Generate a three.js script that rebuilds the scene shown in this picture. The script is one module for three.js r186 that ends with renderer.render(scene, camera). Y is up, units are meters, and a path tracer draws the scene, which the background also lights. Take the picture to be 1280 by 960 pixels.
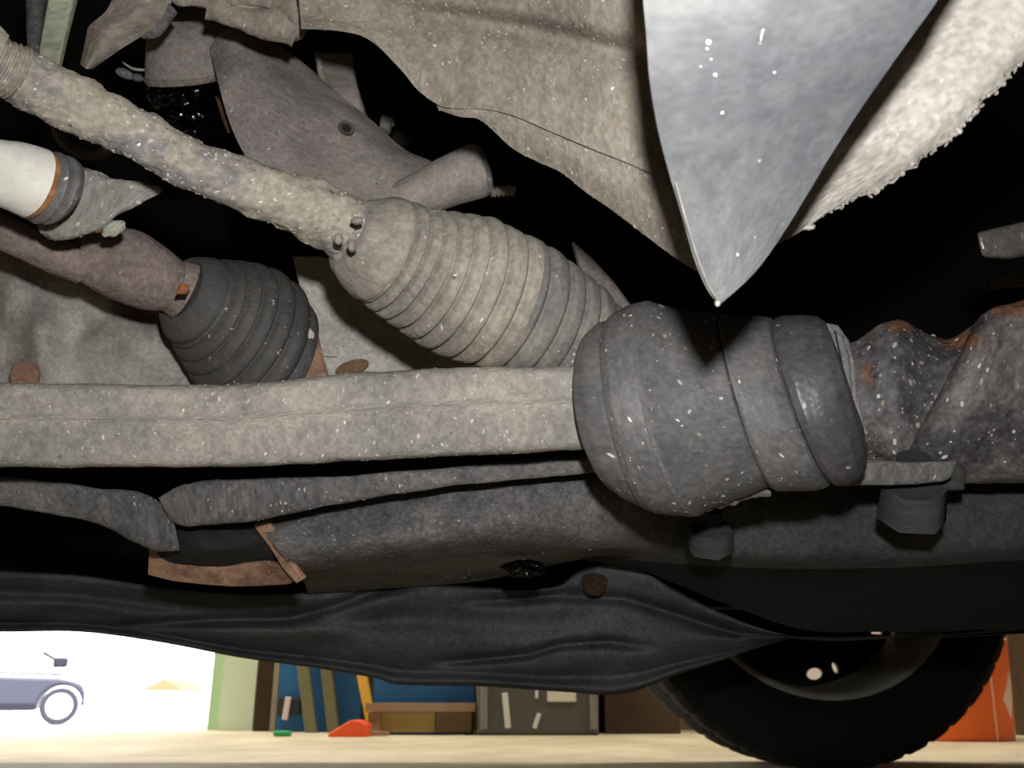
import * as THREE from 'three';
import { ImprovedNoise } from 'three/addons/math/ImprovedNoise.js';
import { MeshSurfaceSampler } from 'three/addons/math/MeshSurfaceSampler.js';
import { mergeGeometries } from 'three/addons/utils/BufferGeometryUtils.js';
import { RoundedBoxGeometry } from 'three/addons/geometries/RoundedBoxGeometry.js';
import { RectAreaLightUniformsLib } from 'three/addons/lights/RectAreaLightUniformsLib.js';
RectAreaLightUniformsLib.init();

// ------------------------------------------------------------------ camera, sky, sun, lamps, exposure
const scene = new THREE.Scene();
const FOV = 46, PITCH = THREE.MathUtils.degToRad(19.03);
const camera = new THREE.PerspectiveCamera(FOV, 1280 / 960, 0.01, 300);
const CAM = new THREE.Vector3(0, 0.1, 0);
camera.position.copy(CAM);
camera.rotation.x = PITCH;
camera.focus = 0.33;
camera.userData.fStop = 30;
scene.background = new THREE.Color(4.2, 4.25, 4.4);          // bright overcast sky
const renderer = new THREE.WebGLRenderer();
renderer.toneMapping = THREE.LinearToneMapping;
renderer.toneMappingExposure = 1.0;
renderer.shadowMap.enabled = true;
const sun = new THREE.DirectionalLight(0xfff4e4, 5);           // high sun behind the garage, on the drive outside
sun.position.set(6, 14, 6); sun.target.position.set(-4, 0, -14);
sun.castShadow = true; sun.shadow.radius = 2;
Object.assign(sun.shadow.camera, { left: -25, right: 25, top: 25, bottom: -25, near: 1, far: 60 });
scene.add(sun, sun.target);
const FLASH = { bx: 0.0083, by: 0.0416, power: 0.415 };         // camera flash: right of and above the lens
const ADDED_LAMP = { w: 1.6, h: 0.25, power: 33 };                  // unseen ceiling lamps, added to light the floor and far wall

// ------------------------------------------------------------------ pixel + depth -> point in the world
const FPX = 480 / Math.tan(THREE.MathUtils.degToRad(FOV / 2));
const FWD = new THREE.Vector3(0, Math.sin(PITCH), -Math.cos(PITCH)), UPV = new THREE.Vector3(0, Math.cos(PITCH), Math.sin(PITCH));
const V3 = (x, y, z) => new THREE.Vector3(x, y, z);
function P(x, y, d) {
  return CAM.clone().add(V3((x - 640) / FPX * d, 0, 0)).addScaledVector(UPV, (480 - y) / FPX * d).addScaledVector(FWD, d);
}
function toPx(p) {
  const q = p.clone().sub(CAM), d = q.dot(FWD);
  return [640 + q.x / d * FPX, 480 - q.dot(UPV) / d * FPX, d];
}
function onZ(x, y, z) { const r = P(x, y, 1).sub(CAM); return CAM.clone().addScaledVector(r, z / r.z); }      // meets the upright plane at z
const perlin = new ImprovedNoise();
const N3 = (p, f, o = 0) => perlin.noise(p.x * f + o + 31.7, p.y * f + 11.3 + o, p.z * f + 7.9);
const fbm3 = (p, f, o = 0) => N3(p, f, o) * 0.6 + N3(p, f * 2.1, o + 5) * 0.28 + N3(p, f * 4.3, o + 9) * 0.12;
let seed = 12345;
const rnd = () => { seed = (seed * 1664525 + 1013904223) >>> 0; return seed / 4294967296; };
const smooth = (a, b, x) => { const t = Math.min(1, Math.max(0, (x - a) / (b - a))); return t * t * (3 - 2 * t); };

// ------------------------------------------------------------------ textures (one tile = 0.2 m near the lens)
const TILE = 0.2;
function lattice(n) { const a = new Float32Array(n * n); for (let i = 0; i < a.length; i++) a[i] = rnd(); return a; }
function tileNoise(n) {
  const a = lattice(n);
  return (u, v) => {
    const x = u * n, y = v * n, x0 = Math.floor(x), y0 = Math.floor(y); let fx = x - x0, fy = y - y0;
    fx = fx * fx * (3 - 2 * fx); fy = fy * fy * (3 - 2 * fy);
    const i0 = x0 % n, i1 = (x0 + 1) % n, j0 = (y0 % n) * n, j1 = ((y0 + 1) % n) * n;
    return (a[j0 + i0] * (1 - fx) + a[j0 + i1] * fx) * (1 - fy) + (a[j1 + i0] * (1 - fx) + a[j1 + i1] * fx) * fy;
  };
}
function tex(S, data, srgb) {
  const t = new THREE.DataTexture(data, S, S, THREE.RGBAFormat);
  t.wrapS = t.wrapT = THREE.RepeatWrapping; t.magFilter = THREE.LinearFilter; t.minFilter = THREE.LinearMipmapLinearFilter; t.generateMipmaps = true;
  if (srgb) t.colorSpace = THREE.SRGBColorSpace;
  t.needsUpdate = true; return t;
}
// colour map: two soils mixed in patches, fine grain, pale grit, dark pits
function soil({ a, b, patch = 7, contrast = 1, grain = 10, grit = 500, gritC = [232, 226, 210], gritR = [0.8, 2.4], long = 1.5, pits = 150, pitC = 0.55, streak = 1, S = 1024 }) {
  const n1 = tileNoise(patch), n2 = tileNoise(patch * 3), n3 = tileNoise(patch * 9), n4 = tileNoise(170), nS = tileNoise(96);
  const d = new Uint8Array(S * S * 4);
  for (let y = 0; y < S; y++) for (let x = 0; x < S; x++) {
    const u = x / S, v = y / S, vs = v / streak;
    let m = n1(u, v) * 0.5 + n2(u, vs % 1) * 0.3 + n3(u, v) * 0.2; m = Math.min(1, Math.max(0, (m - 0.5) * 2.4 * contrast + 0.5));
    const g = ((n4(u, v) - 0.5) * 1.6 + (rnd() - 0.5) * 0.8 + (nS(u, v) - 0.5)) * grain, i = (y * S + x) * 4;
    for (let c = 0; c < 3; c++) d[i + c] = Math.min(255, Math.max(0, a[c] + (b[c] - a[c]) * m + g));
    d[i + 3] = 255;
  }
  const blot = (n, fn) => { for (let k = 0; k < n; k++) {
    const cx = rnd() * S, cy = rnd() * S, r = gritR[0] + (gritR[1] - gritR[0]) * rnd() ** 4, l = 1 + rnd() * long, an = (rnd() - 0.5) * 1.6, ca = Math.cos(an), sa = Math.sin(an), R = Math.ceil(r * l) + 1, s = fn();
    for (let y = -R; y <= R; y++) for (let x = -R; x <= R; x++) {
      const p = (x * ca + y * sa) / l, q = -x * sa + y * ca, w = smooth(r + 0.6, r - 0.6, Math.hypot(p, q) + (rnd() - 0.5) * 0.5);
      if (w <= 0) continue;
      const i = ((((cy + y) | 0) + S) % S * S + (((cx + x) | 0) + S) % S) * 4;
      for (let c = 0; c < 3; c++) d[i + c] = s.t * w + d[i + c] * (1 - w) > 255 ? 255 : s.k ? d[i + c] * (1 - w * (1 - s.k)) : s.c[c] * w * s.o + d[i + c] * (1 - w * s.o);
    }
  } };
  blot(pits, () => ({ t: 0, k: pitC + rnd() * 0.3 }));
  blot(grit, () => ({ t: 0, c: gritC, o: 0.35 + rnd() * 0.65 }));
  return tex(S, d, true);
}
function height(fn, S = 1024) {
  const d = new Uint8Array(S * S * 4);
  for (let y = 0; y < S; y++) for (let x = 0; x < S; x++) { const h = Math.min(255, Math.max(0, fn(x / S, y / S) * 255)), i = (y * S + x) * 4; d[i] = d[i + 1] = d[i + 2] = h; d[i + 3] = 255; }
  return tex(S, d, false);
}
const [h9, h30, h90, h200] = [9, 30, 90, 200].map(tileNoise);
const B = {
  fine: height((u, v) => h90(u, v) * 0.35 + h200(u, v) * 0.45 + h30(u, v) * 0.2),
  stipple: height((u, v) => { const a = h90(u, v), b = h200(u, v); return 0.25 + Math.max(0, a - 0.45) * 0.9 + b * 0.25; }),
  lumpy: height((u, v) => h9(u, v) * 0.45 + h30(u, v) * 0.35 + h90(u, v) * 0.2),
};
const TX = {
  coat: soil({ a: [118, 110, 99], b: [142, 133, 120], grain: 14, grit: 900, gritR: [0.6, 2.2], pits: 200, pitC: 0.72 }),
  strip: soil({ a: [150, 143, 134], b: [171, 165, 155], grain: 18, grit: 350, pits: 150, pitC: 0.75 }),
  flap: soil({ a: [79, 80, 83], b: [101, 101, 99], patch: 5, contrast: 1.2, grain: 6, streak: 4, grit: 40, gritC: [240, 240, 238], gritR: [1, 5.5], long: 0.8, pits: 12, pitC: 0.8, S: 1024 }),
  rod: soil({ a: [116, 113, 113], b: [152, 143, 128], patch: 9, contrast: 1.7, grain: 17, grit: 1700, gritR: [0.5, 2.6], long: 1.4, pits: 600 }),
  boot: soil({ a: [128, 122, 112], b: [156, 148, 134], patch: 6, grain: 15, grit: 700, gritR: [0.6, 2.2], pits: 120, pitC: 0.65 }),
  boot2: soil({ a: [116, 113, 108], b: [148, 141, 130], patch: 6, grain: 12, grit: 700, gritR: [0.6, 2.2], pits: 120, pitC: 0.65 }),
  arm: soil({ a: [132, 127, 121], b: [166, 159, 147], patch: 6, grain: 14, grit: 1500, gritR: [0.6, 2.4], long: 1.8, pits: 260, pitC: 0.65 }),
  bush: soil({ a: [88, 87, 88], b: [107, 104, 102], patch: 6, grain: 12, grit: 700, gritR: [0.7, 3.2], long: 1.4, pits: 120, pitC: 0.7 }),
  rubber: soil({ a: [68, 66, 66], b: [84, 81, 78], patch: 6, grain: 6, grit: 160, gritR: [0.6, 2], pits: 60 }),
  shaft: soil({ a: [118, 104, 100], b: [142, 126, 119], patch: 6, grain: 15, grit: 300, pits: 100, pitC: 0.7 }),
  plate: soil({ a: [158, 152, 144], b: [190, 184, 174], patch: 5, grain: 17, grit: 260, pits: 60, pitC: 0.75 }),
  dark: soil({ a: [86, 84, 84], b: [116, 113, 110], patch: 6, grain: 18, grit: 1100, gritR: [0.6, 2.0], pits: 300, pitC: 0.6 }),
  black: soil({ a: [56, 56, 57], b: [72, 71, 71], patch: 5, grain: 12, grit: 80, gritC: [170, 165, 155], gritR: [0.6, 1.6], pits: 200, pitC: 0.7 }),
  cast: soil({ a: [72, 69, 71], b: [112, 104, 101], patch: 8, contrast: 1.3, grain: 20, grit: 1300, gritR: [0.6, 4.2], long: 0.8, pits: 300, pitC: 0.5 }),
  tray: soil({ a: [66, 68, 70], b: [84, 86, 87], patch: 5, grain: 12, grit: 80, gritC: [170, 165, 155], gritR: [0.6, 1.6], pits: 200, pitC: 0.7 }),
  gusset: soil({ a: [132, 123, 118], b: [152, 143, 136], patch: 6, grain: 13, grit: 600, gritR: [0.6, 1.8], pits: 200, pitC: 0.72 }),
  pale: soil({ a: [214, 209, 198], b: [232, 227, 216], patch: 5, grain: 6, grit: 20, pits: 40, pitC: 0.85 }),
  rust: soil({ a: [112, 84, 66], b: [160, 124, 100], patch: 9, contrast: 1.3, grain: 14, grit: 160, pits: 380, pitC: 0.5 }),
};
function mat(map, o = {}) {
  const m = new THREE.MeshStandardMaterial({ map, roughness: o.rough ?? 0.85, metalness: o.metal ?? 0, color: o.color ?? 0xffffff });
  if (o.bump) { m.bumpMap = o.bump; m.bumpScale = o.scale ?? 0.0006; }
  if (o.vc) m.vertexColors = true;
  return m;
}
const flat = (color, rough = 0.8, metal = 0, extra = {}) => new THREE.MeshStandardMaterial({ color, roughness: rough, metalness: metal, ...extra });
const M = {
  coat: mat(TX.coat, { bump: B.stipple, scale: 0.00035 }),
  strip: mat(TX.strip, { bump: B.stipple, scale: 0.0004 }),
  flap: mat(TX.flap, { rough: 0.62, bump: B.fine, scale: 0.00015 }),
  rod: mat(TX.rod, { bump: B.lumpy, scale: 0.0006 }),
  boot: mat(TX.boot, { bump: B.fine, scale: 0.0002 }),
  boot2: mat(TX.boot2, { bump: B.fine, scale: 0.0002 }),
  arm: mat(TX.arm, { bump: B.fine, scale: 0.0004 }),
  bush: mat(TX.bush, { rough: 0.6, bump: B.fine, scale: 0.00014 }),
  rubber: mat(TX.rubber, { rough: 0.7, bump: B.fine, scale: 0.0003 }),
  shaft: mat(TX.shaft, { bump: B.fine, scale: 0.0006 }),
  plate: mat(TX.plate, { bump: B.lumpy, scale: 0.0006 }),
  gusset: mat(TX.gusset, { bump: B.stipple, scale: 0.0003, rough: 0.7 }),
  dark: mat(TX.dark, { rough: 0.8, bump: B.fine, scale: 0.0004 }),
  black: mat(TX.black, { rough: 0.85, bump: B.fine, scale: 0.0003 }),
  frame: mat(TX.black, { rough: 0.85, bump: B.fine, scale: 0.0003 }),
  cast: mat(TX.cast, { rough: 0.55, bump: B.lumpy, scale: 0.0012, vc: true }),
  rust: mat(TX.rust, { rough: 0.9, bump: B.lumpy, scale: 0.001 }),
  oil: mat(TX.black, { rough: 0.12, bump: B.lumpy, scale: 0.004, color: 0x202022 }),
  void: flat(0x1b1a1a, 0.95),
  steel: mat(TX.arm, { rough: 0.3, color: 0xb8b8b8, metal: 0.1, bump: B.fine, scale: 0.0003 }),
  zinc: mat(TX.strip, { rough: 0.55, metal: 0.15, bump: B.fine, scale: 0.0003 }),
};

// ------------------------------------------------------------------ geometry builders
function catmull(p, t) {                                          // p: arrays of equal length, t in 0..1
  const n = p.length - 1, x = Math.min(n - 1e-9, Math.max(0, t * n)), i = Math.floor(x), u = x - i;
  const a = p[Math.max(0, i - 1)], b = p[i], c = p[i + 1], d = p[Math.min(n, i + 2)];
  return b.map((_, k) => 0.5 * (2 * b[k] + (c[k] - a[k]) * u + (2 * a[k] - 5 * b[k] + 4 * c[k] - d[k]) * u * u + (3 * b[k] - a[k] - 3 * c[k] + d[k]) * u * u * u));
}
function along(row, m, lin) {                                     // resample a polyline to m + 1 points by length
  const L = [0]; for (let i = 1; i < row.length; i++) L.push(L[i - 1] + Math.hypot(row[i][0] - row[i - 1][0], row[i][1] - row[i - 1][1]));
  const out = [];
  for (let k = 0; k <= m; k++) {
    const s = L[L.length - 1] * k / m; let i = 0; while (i < row.length - 2 && L[i + 1] < s) i++;
    const u = (s - L[i]) / (L[i + 1] - L[i] || 1);
    out.push(lin ? row[i].map((v, c) => v + (row[i + 1][c] - v) * u) : catmull(row, (i + u) / (row.length - 1)));
  }
  return out;
}
function finishGeo(pos, uv, idx, col) {
  const g = new THREE.BufferGeometry();
  g.setAttribute('position', new THREE.Float32BufferAttribute(pos, 3)); g.setAttribute('uv', new THREE.Float32BufferAttribute(uv, 2));
  if (col) g.setAttribute('color', new THREE.Float32BufferAttribute(col, 3));
  g.setIndex(idx); g.computeVertexNormals(); return g;
}
// a plate of real thickness lofted through rows of [x, y, depth]; disp moves points along the line of sight
function sheet(rows, o = {}) {
  const { nu = 60, nv = 30, thick = 0.003, dent, amp = 0, freq = 60, lin = false, linV = false, paint, off = 0 } = o;
  const rs = rows.map((r) => along(r, nu, lin)), F = [], Bk = [], pos = [], uv = [], idx = [], col = paint ? [] : null;
  for (let j = 0; j <= nv; j++) for (let i = 0; i <= nu; i++) {
    const c = rs.map((r) => r[i]); let q;
    if (linV) { const x = Math.min(c.length - 1 - 1e-9, j / nv * (c.length - 1)), k = Math.floor(x), u = x - k; q = c[k].map((v, a) => v + (c[k + 1][a] - v) * u); }
    else q = catmull(c, j / nv);
    const p = P(q[0], q[1], q[2]); const dir = p.clone().sub(CAM).normalize();
    if (amp) p.addScaledVector(dir, fbm3(p, freq, off) * amp);
    if (dent) p.addScaledVector(dir, dent(q[0], q[1]));
    F.push(p); Bk.push(p.clone().addScaledVector(dir, thick));
  }
  const W = nu + 1, at = (i, j) => j * W + i;
  const mu = new Float32Array(W), mv = new Float32Array(nv + 1), su = [], sv = [];                     // mean lengths, so that the texture is not sheared
  for (let i = 1; i <= nu; i++) { let t = 0; for (let j = 0; j <= nv; j++) t += F[at(i, j)].distanceTo(F[at(i - 1, j)]); mu[i] = mu[i - 1] + t / (nv + 1); }
  for (let j = 1; j <= nv; j++) { let t = 0; for (let i = 0; i <= nu; i++) t += F[at(i, j)].distanceTo(F[at(i, j - 1)]); mv[j] = mv[j - 1] + t / W; }
  for (let j = 0; j <= nv; j++) for (let i = 0; i <= nu; i++) { su.push(mu[i]); sv.push(mv[j]); }
  const put = (p, u, v) => { pos.push(p.x, p.y, p.z); uv.push(u / TILE + off, v / TILE + off * 0.37); if (col) col.push(...paint(...toPx(p), p)); return pos.length / 3 - 1; };
  F.forEach((p, k) => put(p, su[k], sv[k])); Bk.forEach((p, k) => put(p, su[k], sv[k]));
  const n = F.length;
  for (let j = 0; j < nv; j++) for (let i = 0; i < nu; i++) {
    const a = at(i, j), b = at(i, j + 1), c = at(i + 1, j), d = at(i + 1, j + 1);
    idx.push(a, b, c, c, b, d, n + a, n + c, n + b, n + c, n + d, n + b);
  }
  const edge = [];
  for (let i = 0; i <= nu; i++) edge.push(at(i, nv)); for (let j = nv - 1; j >= 0; j--) edge.push(at(nu, j)); for (let i = nu - 1; i >= 0; i--) edge.push(at(i, 0)); for (let j = 1; j <= nv; j++) edge.push(at(0, j));
  let s = 0, prev;
  edge.forEach((k, e) => { if (e) s += F[k].distanceTo(F[edge[e - 1]]); const a = put(F[k], s, 0), b = put(Bk[k], s, thick); if (prev) idx.push(prev[0], prev[1], a, a, prev[1], b); prev = [a, b]; });
  return finishGeo(pos, uv, idx, col);
}
// a body swept through rings, each given by its upper and lower outline point and its depth: [xt, yt, xb, yb, d]
const ROUND = (n, e = 2) => Array.from({ length: n }, (_, i) => { const t = i / n * Math.PI * 2 - Math.PI / 2, c = Math.cos(t), s = Math.sin(t); return [Math.sign(c) * Math.abs(c) ** (2 / e), Math.sign(s) * Math.abs(s) ** (2 / e)]; });
function sweep(pairs, o = {}) {
  const { sub = 6, seg = 56, exp = 2, tilt = 0, deep = 1, amp = 0, freq = 80, caps = true, lin = false, prof, paint, off = 0, radial } = o;
  const shape = prof ?? ROUND(seg, exp), S = shape.length, n = (pairs.length - 1) * sub;
  const pos = [], uv = [], idx = [], col = paint ? [] : null; let len = 0, before; const big = pairs.map((q) => Math.hypot(q[0] - q[2], q[1] - q[3]) / FPX * q[4]).sort((a, b) => a - b), girth = big[(big.length * 0.6) | 0] * Math.PI * (1 + deep) / 2;
  const put = (p, u, v) => { pos.push(p.x, p.y, p.z); uv.push(u, v); if (col) col.push(...paint(...toPx(p), p)); return pos.length / 3 - 1; };
  const ringC = [];
  for (let k = 0; k <= n; k++) {
    let q;
    if (lin) { const x = Math.min(pairs.length - 1 - 1e-9, k / sub), i = Math.floor(x), u = x - i; q = pairs[i].map((v, c) => v + (pairs[i + 1][c] - v) * u); } else q = catmull(pairs, k / n);
    const T = P(q[0], q[1], q[4]), Bo = P(q[2], q[3], q[4]), C = T.clone().add(Bo).multiplyScalar(0.5), U = T.sub(Bo).multiplyScalar(0.5), r = U.length(), un = U.clone().normalize();
    let nn = CAM.clone().sub(C).normalize(); nn.addScaledVector(un, -nn.dot(un)).normalize();
    const ax = un.clone().cross(nn), tl = THREE.MathUtils.degToRad(q[5] ?? tilt);
    const W = nn.clone().multiplyScalar(Math.cos(tl)).addScaledVector(ax, Math.sin(tl)).multiplyScalar(r * deep);
    if (before) len += C.distanceTo(before); before = C; ringC.push(C);
        for (let i = 0; i <= S; i++) {
      const [a, b] = shape[i % S]; const p = C.clone().addScaledVector(U, a).addScaledVector(W, b);
      const out = p.clone().sub(C).normalize();
      if (amp) p.addScaledVector(out, fbm3(p, freq, off) * amp);
      if (radial) p.addScaledVector(out, radial(k / n, i / S, p));
      put(p, i / S * girth / TILE + off, len / TILE + off * 0.61);
    }
  }
  const Wd = S + 1, ccw = [];
  for (let k = 0; k < n; k++) for (let i = 0; i < S; i++) { const a = k * Wd + i, b = a + 1, c = a + Wd, d = c + 1; ccw.push([a, b, c], [b, d, c]); }
  const g3 = (i) => V3(pos[i * 3], pos[i * 3 + 1], pos[i * 3 + 2]), [ta, tb, tc] = ccw[0];
  const nrm = g3(tb).sub(g3(ta)).cross(g3(tc).sub(g3(ta))), flip = nrm.dot(g3(ta).sub(ringC[0])) < 0;
  for (const [a, b, c] of ccw) flip ? idx.push(a, c, b) : idx.push(a, b, c);
  if (caps) for (const k of [0, n]) {
    const c = put(ringC[k], 0.5, 0.5), ids = []; for (let i = 0; i <= S; i++) { const p = g3(k * Wd + i); ids.push(put(p, (p.x) / TILE, p.y / TILE)); }
    for (let i = 0; i < S; i++) (k === 0) !== flip ? idx.push(c, ids[i + 1], ids[i]) : idx.push(c, ids[i], ids[i + 1]);
  }
  const g = finishGeo(pos, uv, idx, col), nm = g.attributes.normal;
  for (let k = 0; k <= n; k++) { const a = k * Wd, b = a + S, v = V3(nm.getX(a) + nm.getX(b), nm.getY(a) + nm.getY(b), nm.getZ(a) + nm.getZ(b)).normalize(); nm.setXYZ(a, v.x, v.y, v.z); nm.setXYZ(b, v.x, v.y, v.z); }
  return g;
}
// a flat plate cut to an outline (pixels) in the plane through three points, with thickness, bevel and holes
function plate(outline, pl, thick = 0.004, o = {}) {
  const { bevel = 0.0008, holes = [], curve = false } = o;
  const [a, b, c] = pl.map((q) => P(...q)), ex = b.clone().sub(a).normalize(); let ez = ex.clone().cross(c.clone().sub(a)).normalize();
  if (ez.dot(CAM.clone().sub(a)) < 0) ez.negate();
  const ey = ez.clone().cross(ex);
  const to2 = ([x, y]) => { const r = P(x, y, 1).sub(CAM), t = a.clone().sub(CAM).dot(ez) / r.dot(ez), p = CAM.clone().addScaledVector(r, t).sub(a); return new THREE.Vector2(p.dot(ex), p.dot(ey)); };
  let pts = outline.map(to2);
  if (curve) pts = new THREE.SplineCurve([...pts, pts[0]]).getPoints(pts.length * 5).slice(0, -1);
  const s = new THREE.Shape(pts); holes.forEach((h) => s.holes.push(new THREE.Path(h.map(to2))));
  const g = new THREE.ExtrudeGeometry(s, { depth: Math.max(1e-4, thick - 2 * bevel), bevelEnabled: true, bevelThickness: bevel, bevelSize: bevel, bevelOffset: -bevel, bevelSegments: 2 });
  g.translate(0, 0, -thick + bevel);
  const u = g.attributes.uv; for (let i = 0; i < u.count; i++) u.setXY(i, u.getX(i) / TILE, u.getY(i) / TILE);
  g.applyMatrix4(new THREE.Matrix4().makeBasis(ex, ey, ez).setPosition(a));
  return g;
}
const ell = (cx, cy, rx, ry, n = 18, rot = 0) => Array.from({ length: n }, (_, i) => { const t = i / n * Math.PI * 2, x = Math.cos(t) * rx, y = Math.sin(t) * ry; return [cx + x * Math.cos(rot) - y * Math.sin(rot), cy + x * Math.sin(rot) + y * Math.cos(rot)]; });
function blob(x, y, d, rx, ry, rz, rot = 0, amp = 0.12) {         // a lump: radii in pixels at its depth
  const k = d / FPX, g = new THREE.SphereGeometry(1, 20, 14), p = g.attributes.position, v = V3();
  for (let i = 0; i < p.count; i++) { v.fromBufferAttribute(p, i); v.multiplyScalar(1 + amp * N3(v, 2.3, x)); p.setXYZ(i, v.x * rx * k, v.y * ry * k, v.z * rz * k); }
  g.rotateZ(-rot); g.computeVertexNormals();
  g.applyMatrix4(new THREE.Matrix4().makeBasis(V3(1, 0, 0), UPV, FWD.clone().negate()).setPosition(P(x, y, d)));
  const u = g.attributes.uv; for (let i = 0; i < u.count; i++) u.setXY(i, u.getX(i) * 0.2 + x * 0.01, u.getY(i) * 0.1);
  return g;
}
function depthAt(mesh, x, y) { const p = mesh.geometry.attributes.position, v = V3(); let best = 1e9, d = 0; for (let i = 0; i < p.count; i++) { const [a, b, c] = toPx(v.fromBufferAttribute(p, i)), e = Math.hypot(a - x, b - y) + c * 500; if (e < best) { best = e; d = c; } } return d; }
function facing(g, x, y, d, turn = 0, tiltX = 0, tiltY = 0) {     // sets a geometry at a depth, turned with the lens axes
  g.rotateX(tiltX); g.rotateY(tiltY); g.rotateZ(turn);
  g.applyMatrix4(new THREE.Matrix4().makeBasis(V3(1, 0, 0), UPV, FWD.clone().negate()).setPosition(P(x, y, d))); return g;
}

// ------------------------------------------------------------------ objects, parts, names
const used = new Map();
function numbered(name) { const n = used.get(name) ?? 0; used.set(name, n + 1); return n ? name + '_' + String(n).padStart(3, '0') : name; }
function tag(o, label, category, group) { o.userData.label = label; o.userData.category = category; if (group) o.userData.group = group; return o; }
function shade(o) { o.castShadow = o.receiveShadow = true; return o; }
function part(name, geo, m, parent, label) { const o = shade(new THREE.Mesh(geo, m)); o.name = name; if (label) o.userData.label = label; parent.add(o); return o; }
function solo(name, geo, m, label, category, group) {             // a thing that is one mesh, its origin moved to its base
  geo.computeBoundingBox(); const b = geo.boundingBox, at = V3((b.min.x + b.max.x) / 2, b.min.y, (b.min.z + b.max.z) / 2); geo.translate(-at.x, -at.y, -at.z);
  const o = shade(new THREE.Mesh(geo, m)); o.name = numbered(name); o.position.copy(at); scene.add(o); return tag(o, label, category, group);
}
function thing(name, label, category, group) { const o = new THREE.Group(); o.name = numbered(name); scene.add(o); return tag(o, label, category, group); }
function settle(o) {                                              // moves the group's origin to the thing's base
  o.updateMatrixWorld(true); const b = new THREE.Box3().setFromObject(o), at = V3((b.min.x + b.max.x) / 2, b.min.y, (b.min.z + b.max.z) / 2);
  o.traverse((c) => { if (c.isInstancedMesh) c.position.sub(at); else if (c.isMesh) c.geometry.translate(-at.x, -at.y, -at.z); }); o.position.copy(at); return o;
}
function struct(name, geo, m) { const o = shade(new THREE.Mesh(geo, m)); o.name = name; o.userData.kind = 'structure'; scene.add(o); return o; }
const pebble = new THREE.IcosahedronGeometry(1, 0); { const p = pebble.attributes.position; for (let i = 0; i < p.count; i++) { const v = V3().fromBufferAttribute(p, i), k = 1 + 0.3 * N3(v, 3.1); p.setXYZ(i, v.x * k, v.y * k, v.z * k); } pebble.computeVertexNormals(); }
const gritM = new THREE.MeshStandardMaterial({ color: 0xffffff, roughness: 0.9 });
// crumbs of dried mud and stone stuck to the dirty face of a part; keep(x, y) picks where, in picture pixels
function gritOn(mesh, parent, n, o = {}) {
  const { r0 = 0.00018, r1 = 0.0006, a = [0.27, 0.24, 0.195], b = [0.62, 0.57, 0.48], keep } = o, sm = new MeshSurfaceSampler(mesh).setRandomGenerator(rnd).build();
  const g = new THREE.InstancedMesh(pebble, gritM, n), p = V3(), nn = V3(), q = new THREE.Quaternion(), m = new THREE.Matrix4(), c = new THREE.Color(); let k = 0, tries = 0;
  while (k < n && tries++ < n * 30) {
    sm.sample(p, nn); if (nn.dot(CAM.clone().sub(p).normalize()) < -0.15) continue;
    const [x, y] = toPx(p); if (x < -40 || x > 1320 || y < -40 || y > 1000 || (keep && !keep(x, y))) continue;
    const r = r0 + (r1 - r0) * rnd() ** 5; q.setFromUnitVectors(V3(0, 0, 1), nn).multiply(new THREE.Quaternion().setFromAxisAngle(V3(0, 0, 1), rnd() * 6.28));
    m.compose(p.clone().addScaledVector(nn, r * 0.15), q, V3(r * (1 + rnd()), r * (0.7 + rnd() * 0.5), r * 0.55)); g.setMatrixAt(k, m); const t = rnd() ** 4; c.setRGB(...a.map((v, i) => v + (b[i] - v) * t)); g.setColorAt(k, c); k++;
  }
  g.count = k; shade(g); g.name = 'grit'; g.userData.kind = 'stuff'; g.userData.label = 'specks of dried grit'; parent.add(g);
}
const box = (x0, x1, y0, y1, z0, z1) => new THREE.BoxGeometry(Math.abs(x1 - x0), Math.abs(y1 - y0), Math.abs(z1 - z0)).translate((x0 + x1) / 2, (y0 + y1) / 2, (z0 + z1) / 2);
const rbox = (w, h, d, r = 0.004) => new RoundedBoxGeometry(w, h, d, 3, r);
function uvBox(g, k = 1) { const p = g.attributes.position, n = g.attributes.normal, u = g.attributes.uv; for (let i = 0; i < p.count; i++) { const ax = Math.abs(n.getX(i)), ay = Math.abs(n.getY(i)), az = Math.abs(n.getZ(i)); ay >= ax && ay >= az ? u.setXY(i, p.getX(i) * k, p.getZ(i) * k) : ax >= az ? u.setXY(i, p.getZ(i) * k, p.getY(i) * k) : u.setXY(i, p.getX(i) * k, p.getY(i) * k); } return g; }

// ================================================================== THE GARAGE
const concrete = soil({ a: [206, 194, 168], b: [232, 222, 198], patch: 5, grain: 5, grit: 120, gritR: [1, 4], pits: 260, pitC: 0.8 });
const asphalt = soil({ a: [150, 148, 144], b: [176, 172, 166], patch: 5, grain: 10, grit: 200, pits: 200 });
const plaster = soil({ a: [176, 168, 152], b: [196, 190, 176], patch: 4, grain: 4, grit: 20, pits: 40, pitC: 0.85 });
const woodMap = soil({ a: [150, 124, 84], b: [190, 164, 118], patch: 4, grain: 8, grit: 20, pits: 120, pitC: 0.7, streak: 4 });
const ZW = -3.0, DOOR_R = onZ(317, 900, -2.98).x;                                  // inner face of the far wall, right edge of its opening
struct('floor', uvBox(box(-4.2, 4.2, -0.15, 0, 2, -3.2), 1), mat(concrete, { rough: 0.8, bump: B.fine, scale: 0.001, color: 0xf0ead8 }));
struct('ceiling', box(-4.2, 4.2, 2.6, 2.75, 2, -3.2), mat(plaster));
struct('wall_left', uvBox(box(-4.2, -4.05, 0, 2.6, 2, -3.2)), mat(plaster));
struct('wall_right', uvBox(box(4.05, 4.2, 0, 2.6, 2, -3.2)), mat(plaster));
struct('wall_near', uvBox(box(-4.2, 4.2, 0, 2.6, 2.15, 2)), mat(plaster));
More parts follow.
